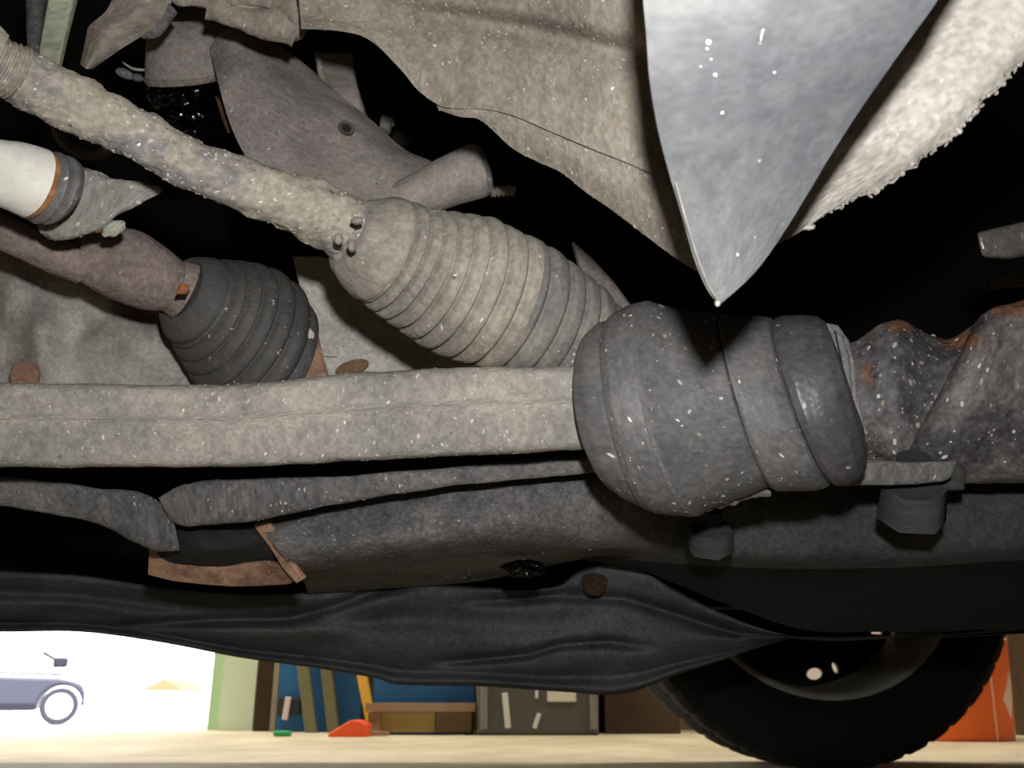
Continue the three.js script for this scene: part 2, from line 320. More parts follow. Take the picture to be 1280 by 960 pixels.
const farM = mat(plaster, { color: 0xb9a68c });
struct('wall_far', uvBox(box(DOOR_R, 4.2, 0, 2.6, ZW, ZW - 0.2)), farM); struct('wall_far_left', uvBox(box(-4.2, -3.8, 0, 2.6, ZW, ZW - 0.2)), farM); struct('lintel_far', uvBox(box(-3.8, DOOR_R - 0.001, 2.16, 2.6, ZW, ZW - 0.2)), farM);
{ // green painted post and stop strip at the right of the opening
  const t = thing('door_post', 'pale green painted post at the right edge of the bright garage opening', 'post'); const green = flat(0xe2f4d8, 0.6);
  const a = onZ(273, 900, ZW + 0.02).x, b = onZ(316, 900, ZW + 0.02).x, c = onZ(257, 900, ZW + 0.0).x;
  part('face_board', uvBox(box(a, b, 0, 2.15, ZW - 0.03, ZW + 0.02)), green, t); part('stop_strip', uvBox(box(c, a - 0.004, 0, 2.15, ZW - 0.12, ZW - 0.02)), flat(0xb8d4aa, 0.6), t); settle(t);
}
for (const [x, z] of [[-1.4, -2.15], [1.3, -2.15]]) {              // lamps added over the gap beyond the car to brighten the wall items
  const t = thing('added_ceiling_lamp', x < 0 ? 'added white strip lamp on the ceiling near the garage opening' : 'added white strip lamp on the ceiling beyond the far wheel', 'lamp');
  part('housing', rbox(ADDED_LAMP.w + 0.04, 0.06, ADDED_LAMP.h + 0.04, 0.01).translate(x, 2.57, z), flat(0xe8e8e4, 0.5), t);
  part('diffuser', box(x - ADDED_LAMP.w / 2, x + ADDED_LAMP.w / 2, 2.53, 2.54, z - ADDED_LAMP.h / 2, z + ADDED_LAMP.h / 2), flat(0xffffff, 0.5, 0, { emissive: 0xfffaf4, emissiveIntensity: 1.6 }), t); settle(t);
  const l = new THREE.RectAreaLight(0xfffaf4, ADDED_LAMP.power, ADDED_LAMP.w, ADDED_LAMP.h); l.position.set(x, 2.52, z); l.lookAt(x, 0, z); scene.add(l);
}
{ // flash head on its little stand, just over the lens
  const t = thing('camera_flash', 'small black flash head on a thin stand just above the lens', 'flash');
  const at = CAM.clone().add(V3(FLASH.bx, 0, 0)).addScaledVector(UPV, FLASH.by);
  const place = (g, back, up = 0) => { g.rotateX(PITCH); const p = at.clone().addScaledVector(FWD, -back).addScaledVector(UPV, up); return g.translate(p.x, p.y, p.z); };
  part('flash_body', place(rbox(0.05, 0.026, 0.03, 0.004), 0.021), flat(0x18181a, 0.6), t);
  part('flash_glass', place(new THREE.BoxGeometry(0.03, 0.014, 0.003), 0.004), flat(0xffffff, 0.4, 0, { emissive: 0xffffff, emissiveIntensity: 3 }), t);
  part('stand_rod', new THREE.CylinderGeometry(0.004, 0.004, at.y - 0.01, 16).translate(at.x, at.y / 2 - 0.005, at.z + 0.03), flat(0x222222, 0.5, 0.5), t);
  part('stand_foot', new THREE.CylinderGeometry(0.03, 0.035, 0.008, 28).translate(at.x, 0.004, at.z + 0.03), flat(0x222222, 0.6), t); settle(t);
  const l = new THREE.SpotLight(0xffffff, FLASH.power, 0, 1.05, 0.35, 2); l.position.copy(at); l.target.position.copy(at).add(FWD); l.castShadow = true; l.shadow.radius = 0.3; l.shadow.camera.near = 0.01; scene.add(l, l.target);
}

// ================================================================== OUTSIDE THE OPENING
{ const slope = new THREE.PlaneGeometry(60, 60, 1, 1).rotateX(-Math.PI / 2).translate(0, 0, -30); const p = slope.attributes.position; for (let i = 0; i < p.count; i++) p.setXYZ(i, p.getX(i), -0.02 - (-p.getZ(i)) * 0.0262, p.getZ(i) - 3.2);
  slope.computeVertexNormals(); uvBox(slope, 0.3); struct('driveway_ground', slope, mat(asphalt, { rough: 0.9 })); }
const groundY = (z) => -0.02 - (-z - 3.2) * 0.0262;
{ // parked car across the drive, front to the right
  const z = -17, y0 = groundY(z), t = thing('parked_car', 'blue-grey car parked on the sunlit drive outside the opening', 'car');
  const nose = onZ(107, 880, z), paintM = flat(0x3a3c50, 0.45), trim = flat(0x16182c, 0.7), tyreM = flat(0x3a3a48, 0.9), glass = flat(0x8f98a8, 0.15, 0, {});
  const x1 = 0, L = 4.3, Hb = 0.72, body = new THREE.Shape();
  const sx = (d) => x1 - d, wh = [0.42, 2.95], R = 0.36;
  body.moveTo(sx(L), 0.28); body.lineTo(sx(wh[1] + R), 0.26); body.absarc(sx(wh[1]), 0.31, R, Math.PI, 0, true); body.lineTo(sx(wh[0] + R), 0.26); body.absarc(sx(wh[0]), 0.31, R, Math.PI, 0, true); body.lineTo(sx(0.05), 0.3);
  body.quadraticCurveTo(sx(-0.02), 0.5, sx(0.1), 0.66); body.quadraticCurveTo(sx(0.2), 0.74, sx(0.5), 0.78); body.lineTo(sx(4.2), 0.86); body.quadraticCurveTo(sx(L + 0.05), 0.7, sx(L), 0.28);
  const ex = (s, w, zz, b = 0.04) => new THREE.ExtrudeGeometry(s, { depth: w, bevelEnabled: true, bevelThickness: b, bevelSize: b, bevelOffset: -b, bevelSegments: 3, curveSegments: 20 }).translate(0, 0, zz);
  part('body', ex(body, 1.6, -1.65), paintM, t);
  const cab = new THREE.Shape(); [[0.42, 0.84], [1.3, 1.5], [3.6, 1.55], [4.15, 0.95]].forEach(([d, h], i) => i ? cab.lineTo(sx(d), h) : cab.moveTo(sx(d), h));
  part('cabin', ex(cab, 1.35, -1.53), flat(0xd8dae4, 0.3), t);  // near-white cabin colour stands in for the sky glare washing it out
  const win = new THREE.Shape(); [[0.95, 0.98], [1.45, 1.4], [2.2, 1.42], [2.2, 0.99]].forEach(([d, h], i) => i ? win.lineTo(sx(d), h) : win.moveTo(sx(d), h)); part('window', ex(win, 0.02, -0.15, 0.005), glass, t);
  const win2 = new THREE.Shape(); [[2.3, 0.99], [2.3, 1.42], [3.4, 1.42], [3.9, 0.99]].forEach(([d, h], i) => i ? win2.lineTo(sx(d), h) : win2.moveTo(sx(d), h)); part('window', ex(win2, 0.02, -0.15, 0.005), glass, t);
  for (const d of wh) { const w = part('wheel', new THREE.CylinderGeometry(0.31, 0.31, 0.2, 40).rotateX(Math.PI / 2).translate(sx(d), 0.31, -0.12), tyreM, t); part('hub_cap', new THREE.CylinderGeometry(0.2, 0.22, 0.03, 32).rotateX(Math.PI / 2).translate(sx(d), 0.31, -0.005), flat(0xe6e4ee, 0.4), w); }
  part('sill_trim', box(sx(wh[1] - R - 0.02), sx(wh[0] + R + 0.02), 0.24, 0.36, -0.1, 0.02), trim, t);
  part('mirror', rbox(0.24, 0.17, 0.14, 0.05).translate(sx(0.5), 1.04, 0.12), trim, t); part('mirror_arm', rbox(0.3, 0.05, 0.1, 0.02).rotateZ(-0.5).translate(sx(0.68), 1.14, 0), trim, t);
  t.position.set(nose.x, y0, z); t.rotation.y = 0.42;
}
{ const z = -42, y0 = groundY(z), t = thing('shed', 'distant white shed with a terracotta gable roof beyond the drive', 'shed'); const a = onZ(178, 860, z), b = onZ(233, 860, z), m = (a.x + b.x) / 2, h = onZ(205, 862, z).y, top = onZ(205, 849, z).y;
  part('wall', box(a.x + 0.2, b.x - 0.2, y0 - 0.05, h, z - 2.5, z), flat(0xf2efe8, 0.8), t);
  const s = new THREE.Shape([new THREE.Vector2(a.x, h - 0.02), new THREE.Vector2(b.x, h - 0.02), new THREE.Vector2(m, top)]); part('roof', new THREE.ExtrudeGeometry(s, { depth: 2.9, bevelEnabled: false }).translate(0, 0, z - 2.7), flat(0xc07858, 0.9), t); settle(t); }

// ================================================================== THINGS ALONG THE FAR WALL
const floorItem = (px0, px1, z) => [onZ(px0, 905, z).x, onZ(px1, 905, z).x];
const topOf = (py, z) => onZ(640, py, z).y;
const blueM = mat(plaster, { color: 0x3c9cff, rough: 0.55 }), oliveM = mat(plaster, { color: 0xa6a988 });
{ const [a, b] = floorItem(317, 336, -2.9); solo('timber_board', uvBox(box(a, b, 0, 1.5, -2.96, -2.9)), mat(woodMap, { color: 0x6b5a4a }), 'dark brown upright timber next to the pale green post', 'board'); }
{ const [a, b] = floorItem(337, 344, -2.87); solo('pale_strip', uvBox(box(a, b, 0, 1.3, -2.9, -2.87)), mat(plaster, { color: 0xd8d4c0 }), 'narrow pale strip of wood between dark timber and blue panel', 'strip'); }
{ const z = -2.86, [a, b] = floorItem(345, 450, z), t = thing('leaning_board', 'tall blue panel with a dark latch leaning on the far wall', 'board');
  part('sheet', uvBox(box(a, b, 0, 1.2, z - 0.04, z)), blueM, t); const c = onZ(362, 883, z); part('latch', rbox(0.07, 0.05, 0.012, 0.004).translate(c.x, c.y, z + 0.008), flat(0x303234, 0.6), t); part('tag', rbox(0.018, 0.065, 0.006, 0.003).rotateZ(-0.1).translate(c.x - 0.004, c.y - 0.005, z + 0.018), flat(0xe8dcdc, 0.6), t, 'white tag'); settle(t); }
const batten = (p0, p1, q0, q1, label) => { const z = -2.8, A = onZ(p0, 921, z), C = onZ(q0, 840, z), w = onZ(p1, 905, z).x - onZ(p0, 905, z).x, s = new THREE.Shape(), sl = (C.x - A.x) / (C.y - A.y), H = 0.95; s.moveTo(A.x, 0); s.lineTo(A.x + w, 0); s.lineTo(A.x + w + sl * H, H); s.lineTo(A.x + sl * H, H);
  solo('batten', uvBox(new THREE.ExtrudeGeometry(s, { depth: 0.02, bevelEnabled: true, bevelThickness: 0.003, bevelSize: 0.003, bevelOffset: -0.003 }).translate(0, 0, z - 0.02)), oliveM, label, 'batten'); };
batten(381, 396, 371, 386, 'slanted olive batten nearer the white tag of the blue panel'); batten(409, 424, 400, 424, 'wider slanted olive batten behind the orange wedge');
{ const z = -2.78, [a, b] = floorItem(456, 592, z), t = thing('blue_board', 'blue board with a yellow edge standing behind the wooden crate', 'board');
  part('sheet', uvBox(box(a + 0.02, b, 0, 0.9, z - 0.03, z)), mat(plaster, { color: 0x3890ea, rough: 0.6 }), t); const s = new THREE.Shape(), x0 = onZ(455, 888, z + 0.004).x, x1 = onZ(446, 842, z).x, y0 = topOf(888, z), y1 = topOf(842, z), sl = (x1 - x0) / (y1 - y0), xb = x0 - sl * y0, w = 0.028; s.moveTo(xb, 0); s.lineTo(xb + w, 0); s.lineTo(xb + w + sl * 0.9, 0.9); s.lineTo(xb + sl * 0.9, 0.9);
  part('edge_strip', new THREE.ExtrudeGeometry(s, { depth: 0.03, bevelEnabled: false }).translate(0, 0, z - 0.02), flat(0xf4c04a, 0.6), t, 'yellow edge strip'); settle(t); }
{ const z = -2.62, [a, b] = floorItem(460, 594, z), yt = topOf(879, z), t = thing('wooden_crate', 'low khaki wooden crate with a pale lid left of the black tote', 'crate');
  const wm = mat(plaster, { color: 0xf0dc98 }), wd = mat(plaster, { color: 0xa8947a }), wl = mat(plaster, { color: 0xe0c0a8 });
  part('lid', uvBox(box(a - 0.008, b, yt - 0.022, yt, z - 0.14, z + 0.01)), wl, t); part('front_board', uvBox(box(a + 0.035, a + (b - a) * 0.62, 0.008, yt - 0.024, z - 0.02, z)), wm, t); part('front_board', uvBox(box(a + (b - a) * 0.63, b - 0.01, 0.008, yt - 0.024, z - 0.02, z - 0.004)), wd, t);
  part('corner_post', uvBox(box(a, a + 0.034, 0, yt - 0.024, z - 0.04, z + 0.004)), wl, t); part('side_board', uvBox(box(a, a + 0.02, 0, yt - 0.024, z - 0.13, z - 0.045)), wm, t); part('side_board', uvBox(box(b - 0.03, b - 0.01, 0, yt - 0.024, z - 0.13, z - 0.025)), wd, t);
  part('base_board', uvBox(box(a - 0.03, a + 0.06, 0, 0.01, z - 0.03, z + 0.05)), wl, t); settle(t); }
{ const z = -2.5, A = onZ(410, 922, z), Bp = onZ(459, 905, z), s = new THREE.Shape(); s.moveTo(A.x, 0); s.lineTo(Bp.x, 0); s.lineTo(Bp.x, 0.028); s.quadraticCurveTo(Bp.x - 0.015, 0.044, Bp.x - 0.045, 0.04); s.lineTo(A.x, 0.008);
  solo('wheel_chock', new THREE.ExtrudeGeometry(s, { depth: 0.07, bevelEnabled: true, bevelThickness: 0.004, bevelSize: 0.004, bevelOffset: -0.004 }).translate(0, 0, z - 0.07), flat(0xff6028, 0.5), 'small bright orange wedge on the floor before the crate', 'wedge'); }
{ const z = -2.55, c = onZ(353, 920, z); solo('green_scrap', rbox(0.045, 0.014, 0.03, 0.006).translate(c.x, 0.007, z), flat(0x2fa858, 0.5), 'tiny green scrap on the floor below the blue panel', 'scrap'); }
{ const z = -2.6, [a, b] = floorItem(593, 752, z), t = thing('storage_tote', 'smoky black plastic tote with a white label between crate and cardboard', 'tote'); const m = flat(0x5c5a58, 0.35), w = b - a, H = 0.26;
  const s = new THREE.Shape([new THREE.Vector2(a + 0.008, 0), new THREE.Vector2(b - 0.008, 0), new THREE.Vector2(b, H), new THREE.Vector2(a, H)]);
  part('tub', new THREE.ExtrudeGeometry(s, { depth: 0.3, bevelEnabled: true, bevelThickness: 0.012, bevelSize: 0.012, bevelOffset: -0.012, bevelSegments: 3 }).translate(0, 0, z - 0.312), m, t); part('lid', rbox(w + 0.03, 0.025, 0.36, 0.008).translate((a + b) / 2, H + 0.012, z - 0.165), m, t);
  for (const px of [605, 742]) { const c = onZ(px, 890, z); part('corner_rib', rbox(0.02, H - 0.03, 0.012, 0.004).translate(c.x, H / 2, z + 0.004), flat(0x8a8684, 0.35), t); }
  const l0 = onZ(684, 864, z), l1 = onZ(720, 877, z); part('label', box(l0.x, l1.x, l1.y, l0.y, z, z + 0.003), flat(0xe8e2d2, 0.7), t, 'white paper label');
  for (const [px, py, h, w2, r] of [[633, 888, 0.09, 0.016, 0.1], [671, 901, 0.04, 0.012, -0.35], [671, 868, 0.02, 0.008, 0]]) { const c = onZ(px, py, z); part('paint_smear', rbox(w2, h, 0.004, 0.0018).rotateZ(r).translate(c.x, Math.max(c.y, h / 2 + 0.004), z + 0.002), flat(0xe6e2e0, 0.5), t, 'white smear'); } settle(t); }
{ const z = -2.7, [a, b] = floorItem(757, 850, z), t = thing('cardboard_box', 'brown cardboard box between the black tote and the far wheel', 'box'); const m = mat(plaster, { color: 0x6a5744 });
  part('carton', uvBox(box(a, b, 0, 0.24, z - 0.25, z)), m, t); part('flap', uvBox(box(a, b, 0, 0.004, -0.11, 0)).rotateX(0.5).translate(0, 0.242, z), m, t); settle(t); }
{ const z = -2.72, a = onZ(940, 850, z).x, b = onZ(1150, 850, z).x, t = thing('added_white_chest', 'white chest added behind the far wheel to make its holes look bright', 'chest'); part('body', rbox(b - a, 0.4, 0.2, 0.02).translate((a + b) / 2, 0.2, z - 0.1), flat(0xf4f2ec, 0.6), t); part('lid', rbox(b - a + 0.02, 0.05, 0.22, 0.015).translate((a + b) / 2, 0.43, z - 0.1), flat(0xf4f2ec, 0.6), t); settle(t); }  // added chest, a pale backing in place of daylight through the wheel holes
{ // orange bucket with a printed white mark
  const c = document.createElement('canvas'); c.width = 1024; c.height = 512; const g = c.getContext('2d'); g.fillStyle = '#ff7424'; g.fillRect(0, 0, 1024, 512); g.strokeStyle = '#ffe0d0'; g.lineWidth = 6; g.fillStyle = '#ffe0d0';
  const mark = (x) => { g.save(); g.translate(x, 60); g.strokeRect(0, 0, 210, 370); g.beginPath(); for (const [u, v] of [[40, 120], [110, 60], [150, 90], [80, 160]]) g.lineTo(u, v); g.fill(); g.beginPath(); for (const [u, v] of [[40, 250], [150, 140], [170, 190], [60, 290]]) g.lineTo(u, v); g.fill(); for (let k = 0; k < 4; k++) { g.beginPath(); for (const [u, v] of [[30 + k * 40, 300], [55 + k * 40, 285], [75 + k * 40, 340], [50 + k * 40, 352]]) g.lineTo(u, v); g.fill(); } g.restore(); };
  mark(90); mark(600); const T = new THREE.CanvasTexture(c); T.colorSpace = THREE.SRGBColorSpace; T.wrapS = THREE.RepeatWrapping; T.offset.x = 0.0;
  const BT = 2.86, z = -2.35, x = onZ(1201, 905, z).x, t = thing('orange_bucket', 'orange plastic bucket with white printing right of the far wheel', 'bucket'); const pts = [[0.001, 0.006], [0.118, 0], [0.124, 0.006], [0.148, 0.30], [0.154, 0.302], [0.156, 0.33], [0.15, 0.34], [0.144, 0.33], [0.118, 0.01], [0.001, 0.008]].map(([r, y]) => new THREE.Vector2(r * 0.92, y));
  const bm = new THREE.MeshStandardMaterial({ map: T, roughness: 0.5 }); part('pail', new THREE.LatheGeometry(pts.slice(1, 4), 64).rotateY(BT).translate(x, 0, z), bm, t); part('rim', new THREE.TorusGeometry(0.139, 0.008, 12, 64).rotateX(Math.PI / 2).translate(x, 0.31, z), flat(0xff7424, 0.5), t); part('bottom', new THREE.CylinderGeometry(0.108, 0.108, 0.006, 48).translate(x, 0.006, z), flat(0xff7424, 0.5), t); settle(t);
}
{ const z = -2.5, x = onZ(1262, 905, z - 0.0).x + 0.085; solo('grey_block', uvBox(box(x, x + 0.3, 0, 0.30, z - 0.2, z)), mat(woodMap, { color: 0x8c857c }), 'weathered grey wooden block beside the orange bucket', 'block'); }

// ================================================================== THE CAR OVERHEAD
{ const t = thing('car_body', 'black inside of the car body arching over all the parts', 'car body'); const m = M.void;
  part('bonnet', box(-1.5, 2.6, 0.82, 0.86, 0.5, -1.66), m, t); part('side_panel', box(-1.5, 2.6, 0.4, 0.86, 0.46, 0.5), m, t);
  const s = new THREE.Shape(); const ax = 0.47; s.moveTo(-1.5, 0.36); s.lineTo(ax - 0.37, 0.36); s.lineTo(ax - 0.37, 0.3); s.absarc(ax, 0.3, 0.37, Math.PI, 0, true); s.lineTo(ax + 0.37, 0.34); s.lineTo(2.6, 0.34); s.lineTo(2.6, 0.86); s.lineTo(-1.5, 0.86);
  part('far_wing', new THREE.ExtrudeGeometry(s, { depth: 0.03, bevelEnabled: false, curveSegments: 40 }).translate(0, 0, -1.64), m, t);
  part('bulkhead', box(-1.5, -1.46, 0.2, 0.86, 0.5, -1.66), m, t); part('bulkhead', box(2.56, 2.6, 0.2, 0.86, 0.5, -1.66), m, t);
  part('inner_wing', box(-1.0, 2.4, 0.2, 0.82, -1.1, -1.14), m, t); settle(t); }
{ // far wheel
  const t = thing('far_wheel', 'black tyre and dark rim of the far wheel standing on the floor', 'wheel'); const zc = -1.5, W = 0.19, R = 0.318, x = 0.468, C = V3(x, R - 0.004, zc);
  const rubber = flat(0x1c1b1b, 0.85), prof = [[0.214, 0.075], [0.219, 0.09], [0.24, 0.102], [0.272, 0.106], [0.295, 0.098], [0.31, 0.085], [0.317, 0.07], [R, 0.05], [R, 0], [R, -0.05], [0.317, -0.07], [0.31, -0.085], [0.295, -0.098], [0.272, -0.106], [0.24, -0.102], [0.219, -0.09], [0.214, -0.075]];
  const NA = 288, pos = [], uv = [], idx = []; const fp = []; for (let i = 0; i < prof.length - 1; i++) for (let k = 0; k < 5; k++) fp.push([0, 1].map((c) => prof[i][c] + (prof[i + 1][c] - prof[i][c]) * k / 5)); fp.push(prof[prof.length - 1]);
  fp.forEach(([r, w]) => { for (let a = 0; a <= NA; a++) { const th = a / NA * Math.PI * 2; let rr = r; if (r > 0.303) { const aw = Math.abs(w); if ((a + (w > 0 ? 2 : 0)) % 6 < 1 && aw > 0.035) rr -= 0.004; if ((aw < 0.006) || Math.abs(aw - 0.033) < 0.005) rr -= 0.006; } pos.push(Math.cos(th) * rr, Math.sin(th) * rr, w); uv.push(a / 20, w * 5); } });
  const n1 = NA + 1; for (let i = 0; i < fp.length - 1; i++) for (let a = 0; a < NA; a++) { const p = i * n1 + a; idx.push(p, p + n1, p + 1, p + 1, p + n1, p + n1 + 1); }
  const yaw = 0.06, put = (g) => g.rotateY(yaw).translate(C.x, C.y, C.z);
  part('tyre', put(finishGeo(pos, uv, idx)), rubber, t);
  const rim = [[0.216, 0.082], [0.221, 0.09], [0.219, 0.094], [0.21, 0.088], [0.206, 0.06], [0.2, 0.02], [0.2, -0.06], [0.205, -0.07], [0.212, -0.088]].map(([r, w]) => new THREE.Vector2(r, w)); part('rim', put(new THREE.LatheGeometry(rim, 96).rotateX(Math.PI / 2)), flat(0xb4afa2, 0.6), t, 'grey rim barrel');
  const disc = new THREE.Shape(); disc.absarc(0, 0, 0.2, 0, Math.PI * 2); for (let k = 0; k < 4; k++) for (const [o, w] of [[-1.41, 0.014], [-1.21, 0.005], [-0.68, 0.012]]) { const a = k / 4 * Math.PI * 2 + o, h = new THREE.Path(); h.absellipse(Math.cos(a) * 0.182, Math.sin(a) * 0.182, 0.009, w, 0, Math.PI * 2, false, a); disc.holes.push(h); }
  part('wheel_disc', put(new THREE.ExtrudeGeometry(disc, { depth: 0.008, bevelEnabled: false, curveSegments: 48 }).translate(0, 0, -0.055)), flat(0x15140f, 0.8), t); part('hub', put(new THREE.CylinderGeometry(0.06, 0.07, 0.1, 40).rotateX(Math.PI / 2).translate(0, 0, 0.0)), M.void, t); settle(t); }

// undertray, dark frame and crossmember
{ const t = thing('undertray', 'black folded plastic undertray hanging across the bottom of the view', 'undertray');
  const top = [[-700, 690], [-300, 700], [-60, 708], [0, 713], [100, 719], [200, 733], [300, 741], [400, 739], [470, 734], [500, 727], [600, 734], [690, 734], [720, 716], [760, 702], [800, 708], [840, 735], [900, 765], [960, 788], [1010, 797], [1080, 797], [1180, 788], [1340, 772], [1800, 750]];
  const bot = [[-700, 770], [-300, 780], [-60, 786], [0, 790], [95, 790], [140, 803], [270, 822], [390, 836], [470, 848], [530, 856], [600, 858], [690, 864], [750, 866], [810, 869], [850, 862], [900, 846], [960, 826], [1040, 806], [1098, 794], [1160, 792], [1240, 797], [1340, 790], [1800, 780]];
  const row = (f, d, dy = 0) => top.map((q, i) => [q[0], q[1] + (bot[i][1] - q[1]) * f + dy, typeof d === 'function' ? d(q[0], i) : d]);
  const w = (x) => 0.5 + 0.5 * Math.sin(x * 0.013 + 1.3), w2 = (x) => Math.sin(x * 0.021);
  const fold = (pts, x, y, w, up) => { if (x < pts[0][0] || x > pts[pts.length - 1][0]) return 0; let k = 0; while (k < pts.length - 2 && pts[k + 1][0] < x) k++; const u = (x - pts[k][0]) / (pts[k + 1][0] - pts[k][0]), yc = pts[k][1] + (pts[k + 1][1] - pts[k][1]) * u, e = (y - yc) / w, ends = smooth(pts[0][0], pts[0][0] + 70, x) * smooth(pts[pts.length - 1][0], pts[pts.length - 1][0] - 50, x); return ends * (0.016 * Math.exp(-e * e) - up * Math.exp(-(((y - yc - 18) / 16) ** 2))); };
  const F1 = [[110, 786], [200, 779], [265, 776], [360, 774], [420, 757], [475, 737], [530, 733]], F2 = [[520, 830], [600, 824], [660, 818], [700, 806], [760, 802], [830, 812]], F3 = [[560, 752], [640, 750], [700, 744], [780, 748], [860, 772], [960, 806]];
  part('tray', sheet([row(0, 0.66, 3), row(0, 0.594, 0), row(0.08, 0.585), row(0.2, 0.590), row(0.36, (x) => 0.596 + 0.004 * w(x)), row(0.52, 0.592), row(0.68, (x) => 0.598 + 0.004 * w2(x)), row(0.85, 0.612), row(1, 0.64), row(0.9, 1.05)], { nu: 360, nv: 110, thick: 0.003, amp: 0.007, freq: 16, dent: (x, y) => fold(F1, x, y, 7, 0.008) + fold(F2, x, y, 6, 0.004) + fold(F3, x, y, 7, 0.003) }), mat(TX.tray, { rough: 0.85, bump: B.fine, scale: 0.0003 }), t);
  part('rivet', facing(new THREE.CylinderGeometry(0.0085, 0.007, 0.006, 28).rotateX(Math.PI / 2), 743, 731, 0.577, 0, -1.15), mat(TX.rust, { color: 0x8a8078 }), t, 'rusty rivet head'); settle(t); }
{ const t = thing('subframe', 'dark gritty subframe under the control arm, running right below the bushing', 'subframe');
  gritOn(part('beam', sheet([[[300, 640, 0.46], [450, 600, 0.46], [600, 580, 0.46], [760, 565, 0.46], [880, 560, 0.53]], [[318, 652, 0.425], [450, 622, 0.425], [600, 600, 0.425], [760, 588, 0.43], [880, 585, 0.52]], [[335, 672, 0.412], [470, 655, 0.41], [600, 632, 0.412], [760, 622, 0.42], [880, 620, 0.52]], [[352, 694, 0.41], [480, 682, 0.408], [600, 668, 0.412], [760, 658, 0.425], [880, 655, 0.525]], [[366, 712, 0.43], [480, 700, 0.432], [600, 689, 0.436], [760, 680, 0.44], [880, 686, 0.535]], [[380, 728, 0.50], [480, 720, 0.50], [600, 712, 0.505], [760, 690, 0.475], [880, 710, 0.56]], [[385, 742, 0.575], [480, 736, 0.575], [600, 726, 0.575], [760, 697, 0.56], [880, 732, 0.58]]], { nu: 110, nv: 70, thick: 0.004, amp: 0.004, freq: 45, off: 1 }), M.dark, t), t, 600, { r1: 0.0005, a: [0.2, 0.18, 0.16] });
  part('side_rail', sheet([[[690, 575, 0.54], [900, 562, 0.51], [1100, 545, 0.49], [1340, 530, 0.48], [1750, 530, 0.48]], [[690, 612, 0.52], [900, 600, 0.49], [1100, 600, 0.465], [1340, 590, 0.46], [1750, 590, 0.46]], [[690, 650, 0.51], [900, 652, 0.485], [1100, 650, 0.458], [1340, 640, 0.452], [1750, 640, 0.452]], [[690, 676, 0.515], [900, 690, 0.485], [1100, 692, 0.46], [1340, 680, 0.456], [1750, 680, 0.456]], [[690, 690, 0.53], [900, 708, 0.505], [1100, 710, 0.474], [1340, 698, 0.47], [1750, 698, 0.47]]], { nu: 100, nv: 50, thick: 0.004, amp: 0.0035, freq: 26, off: 3 }), M.frame, t, 'smooth dark side rail');
  part('lower_web', sheet([[[690, 690, 0.53], [900, 708, 0.505], [1100, 710, 0.474], [1340, 698, 0.47], [1750, 698, 0.47]], [[690, 694, 0.55], [900, 722, 0.53], [1100, 730, 0.51], [1340, 722, 0.505], [1750, 722, 0.505]], [[690, 698, 0.57], [760, 698, 0.57], [900, 752, 0.56], [1000, 786, 0.55], [1100, 790, 0.55], [1340, 785, 0.55], [1750, 785, 0.55]]], { nu: 100, nv: 30, thick: 0.004, amp: 0.0035, freq: 26, off: 3 }), mat(TX.black, { rough: 0.8, bump: B.fine, scale: 0.0003, color: 0x585858 }), t, 'darker black lower web');  // lower web tinted darker than the side rail
  part('oil_patch', blob(657, 711, 0.447, 24, 10, 14, 0, 0.7), M.oil, t, 'wet black oil'); settle(t); }
{ const t = thing('flange_lip', 'long dark tapering lip of metal just below the control arm', 'flange');
  gritOn(part('lip', sweep([[198, 622, 214, 652, 0.397], [225, 607, 232, 658, 0.393], [260, 601, 258, 656, 0.39], [320, 598, 322, 650, 0.388], [440, 594, 450, 625, 0.386], [560, 584, 570, 607, 0.386], [650, 578, 655, 599, 0.388], [760, 569, 765, 588, 0.39]], { sub: 12, exp: 2.6, deep: 0.55, amp: 0.0008, freq: 90, off: 2 }), M.dark, t), t, 300, { r1: 0.0006, a: [0.1, 0.095, 0.09], b: [0.5, 0.46, 0.4] });
  part('arm', sweep([[-420, 570, -420, 606, 0.40], [-40, 592, -40, 628, 0.40], [60, 602, 60, 643, 0.398], [120, 609, 126, 656, 0.397], [165, 614, 165, 676, 0.396], [190, 620, 196, 690, 0.398], [215, 640, 225, 690, 0.404]], { sub: 12, exp: 2.4, deep: 0.5, amp: 0.0014, freq: 70, off: 4 }), M.dark, t); settle(t); }
{ const t = thing('rusty_bracket', 'rust-edged black bracket pocket below the tapering lip', 'bracket');
  part('pocket', sheet([[[170, 662, 0.44], [240, 650, 0.415], [330, 640, 0.43]], [[185, 685, 0.43], [250, 690, 0.408], [345, 680, 0.425]], [[190, 715, 0.445], [260, 715, 0.44], [365, 716, 0.445]]], { nu: 40, nv: 24, thick: 0.004, amp: 0.004, freq: 60, off: 5 }), mat(TX.black, { bump: B.lumpy, scale: 0.001, color: 0x8a8684 }), t);
  part('rust_flange', plate([[186, 684], [204, 680], [222, 692], [246, 704], [272, 710], [300, 708], [330, 704], [352, 708], [364, 716], [376, 722], [362, 731], [330, 733], [290, 734], [250, 731], [215, 727], [184, 719]], [[186, 700, 0.43], [370, 715, 0.425], [280, 740, 0.435]], 0.003), M.rust, t, 'orange rust');
  part('rust_strap', plate([[316, 657], [334, 652], [344, 668], [352, 688], [366, 706], [380, 724], [370, 730], [352, 710], [340, 690]], [[316, 655, 0.415], [380, 726, 0.415], [340, 700, 0.417]], 0.003), M.rust, t, 'orange rust'); settle(t); }

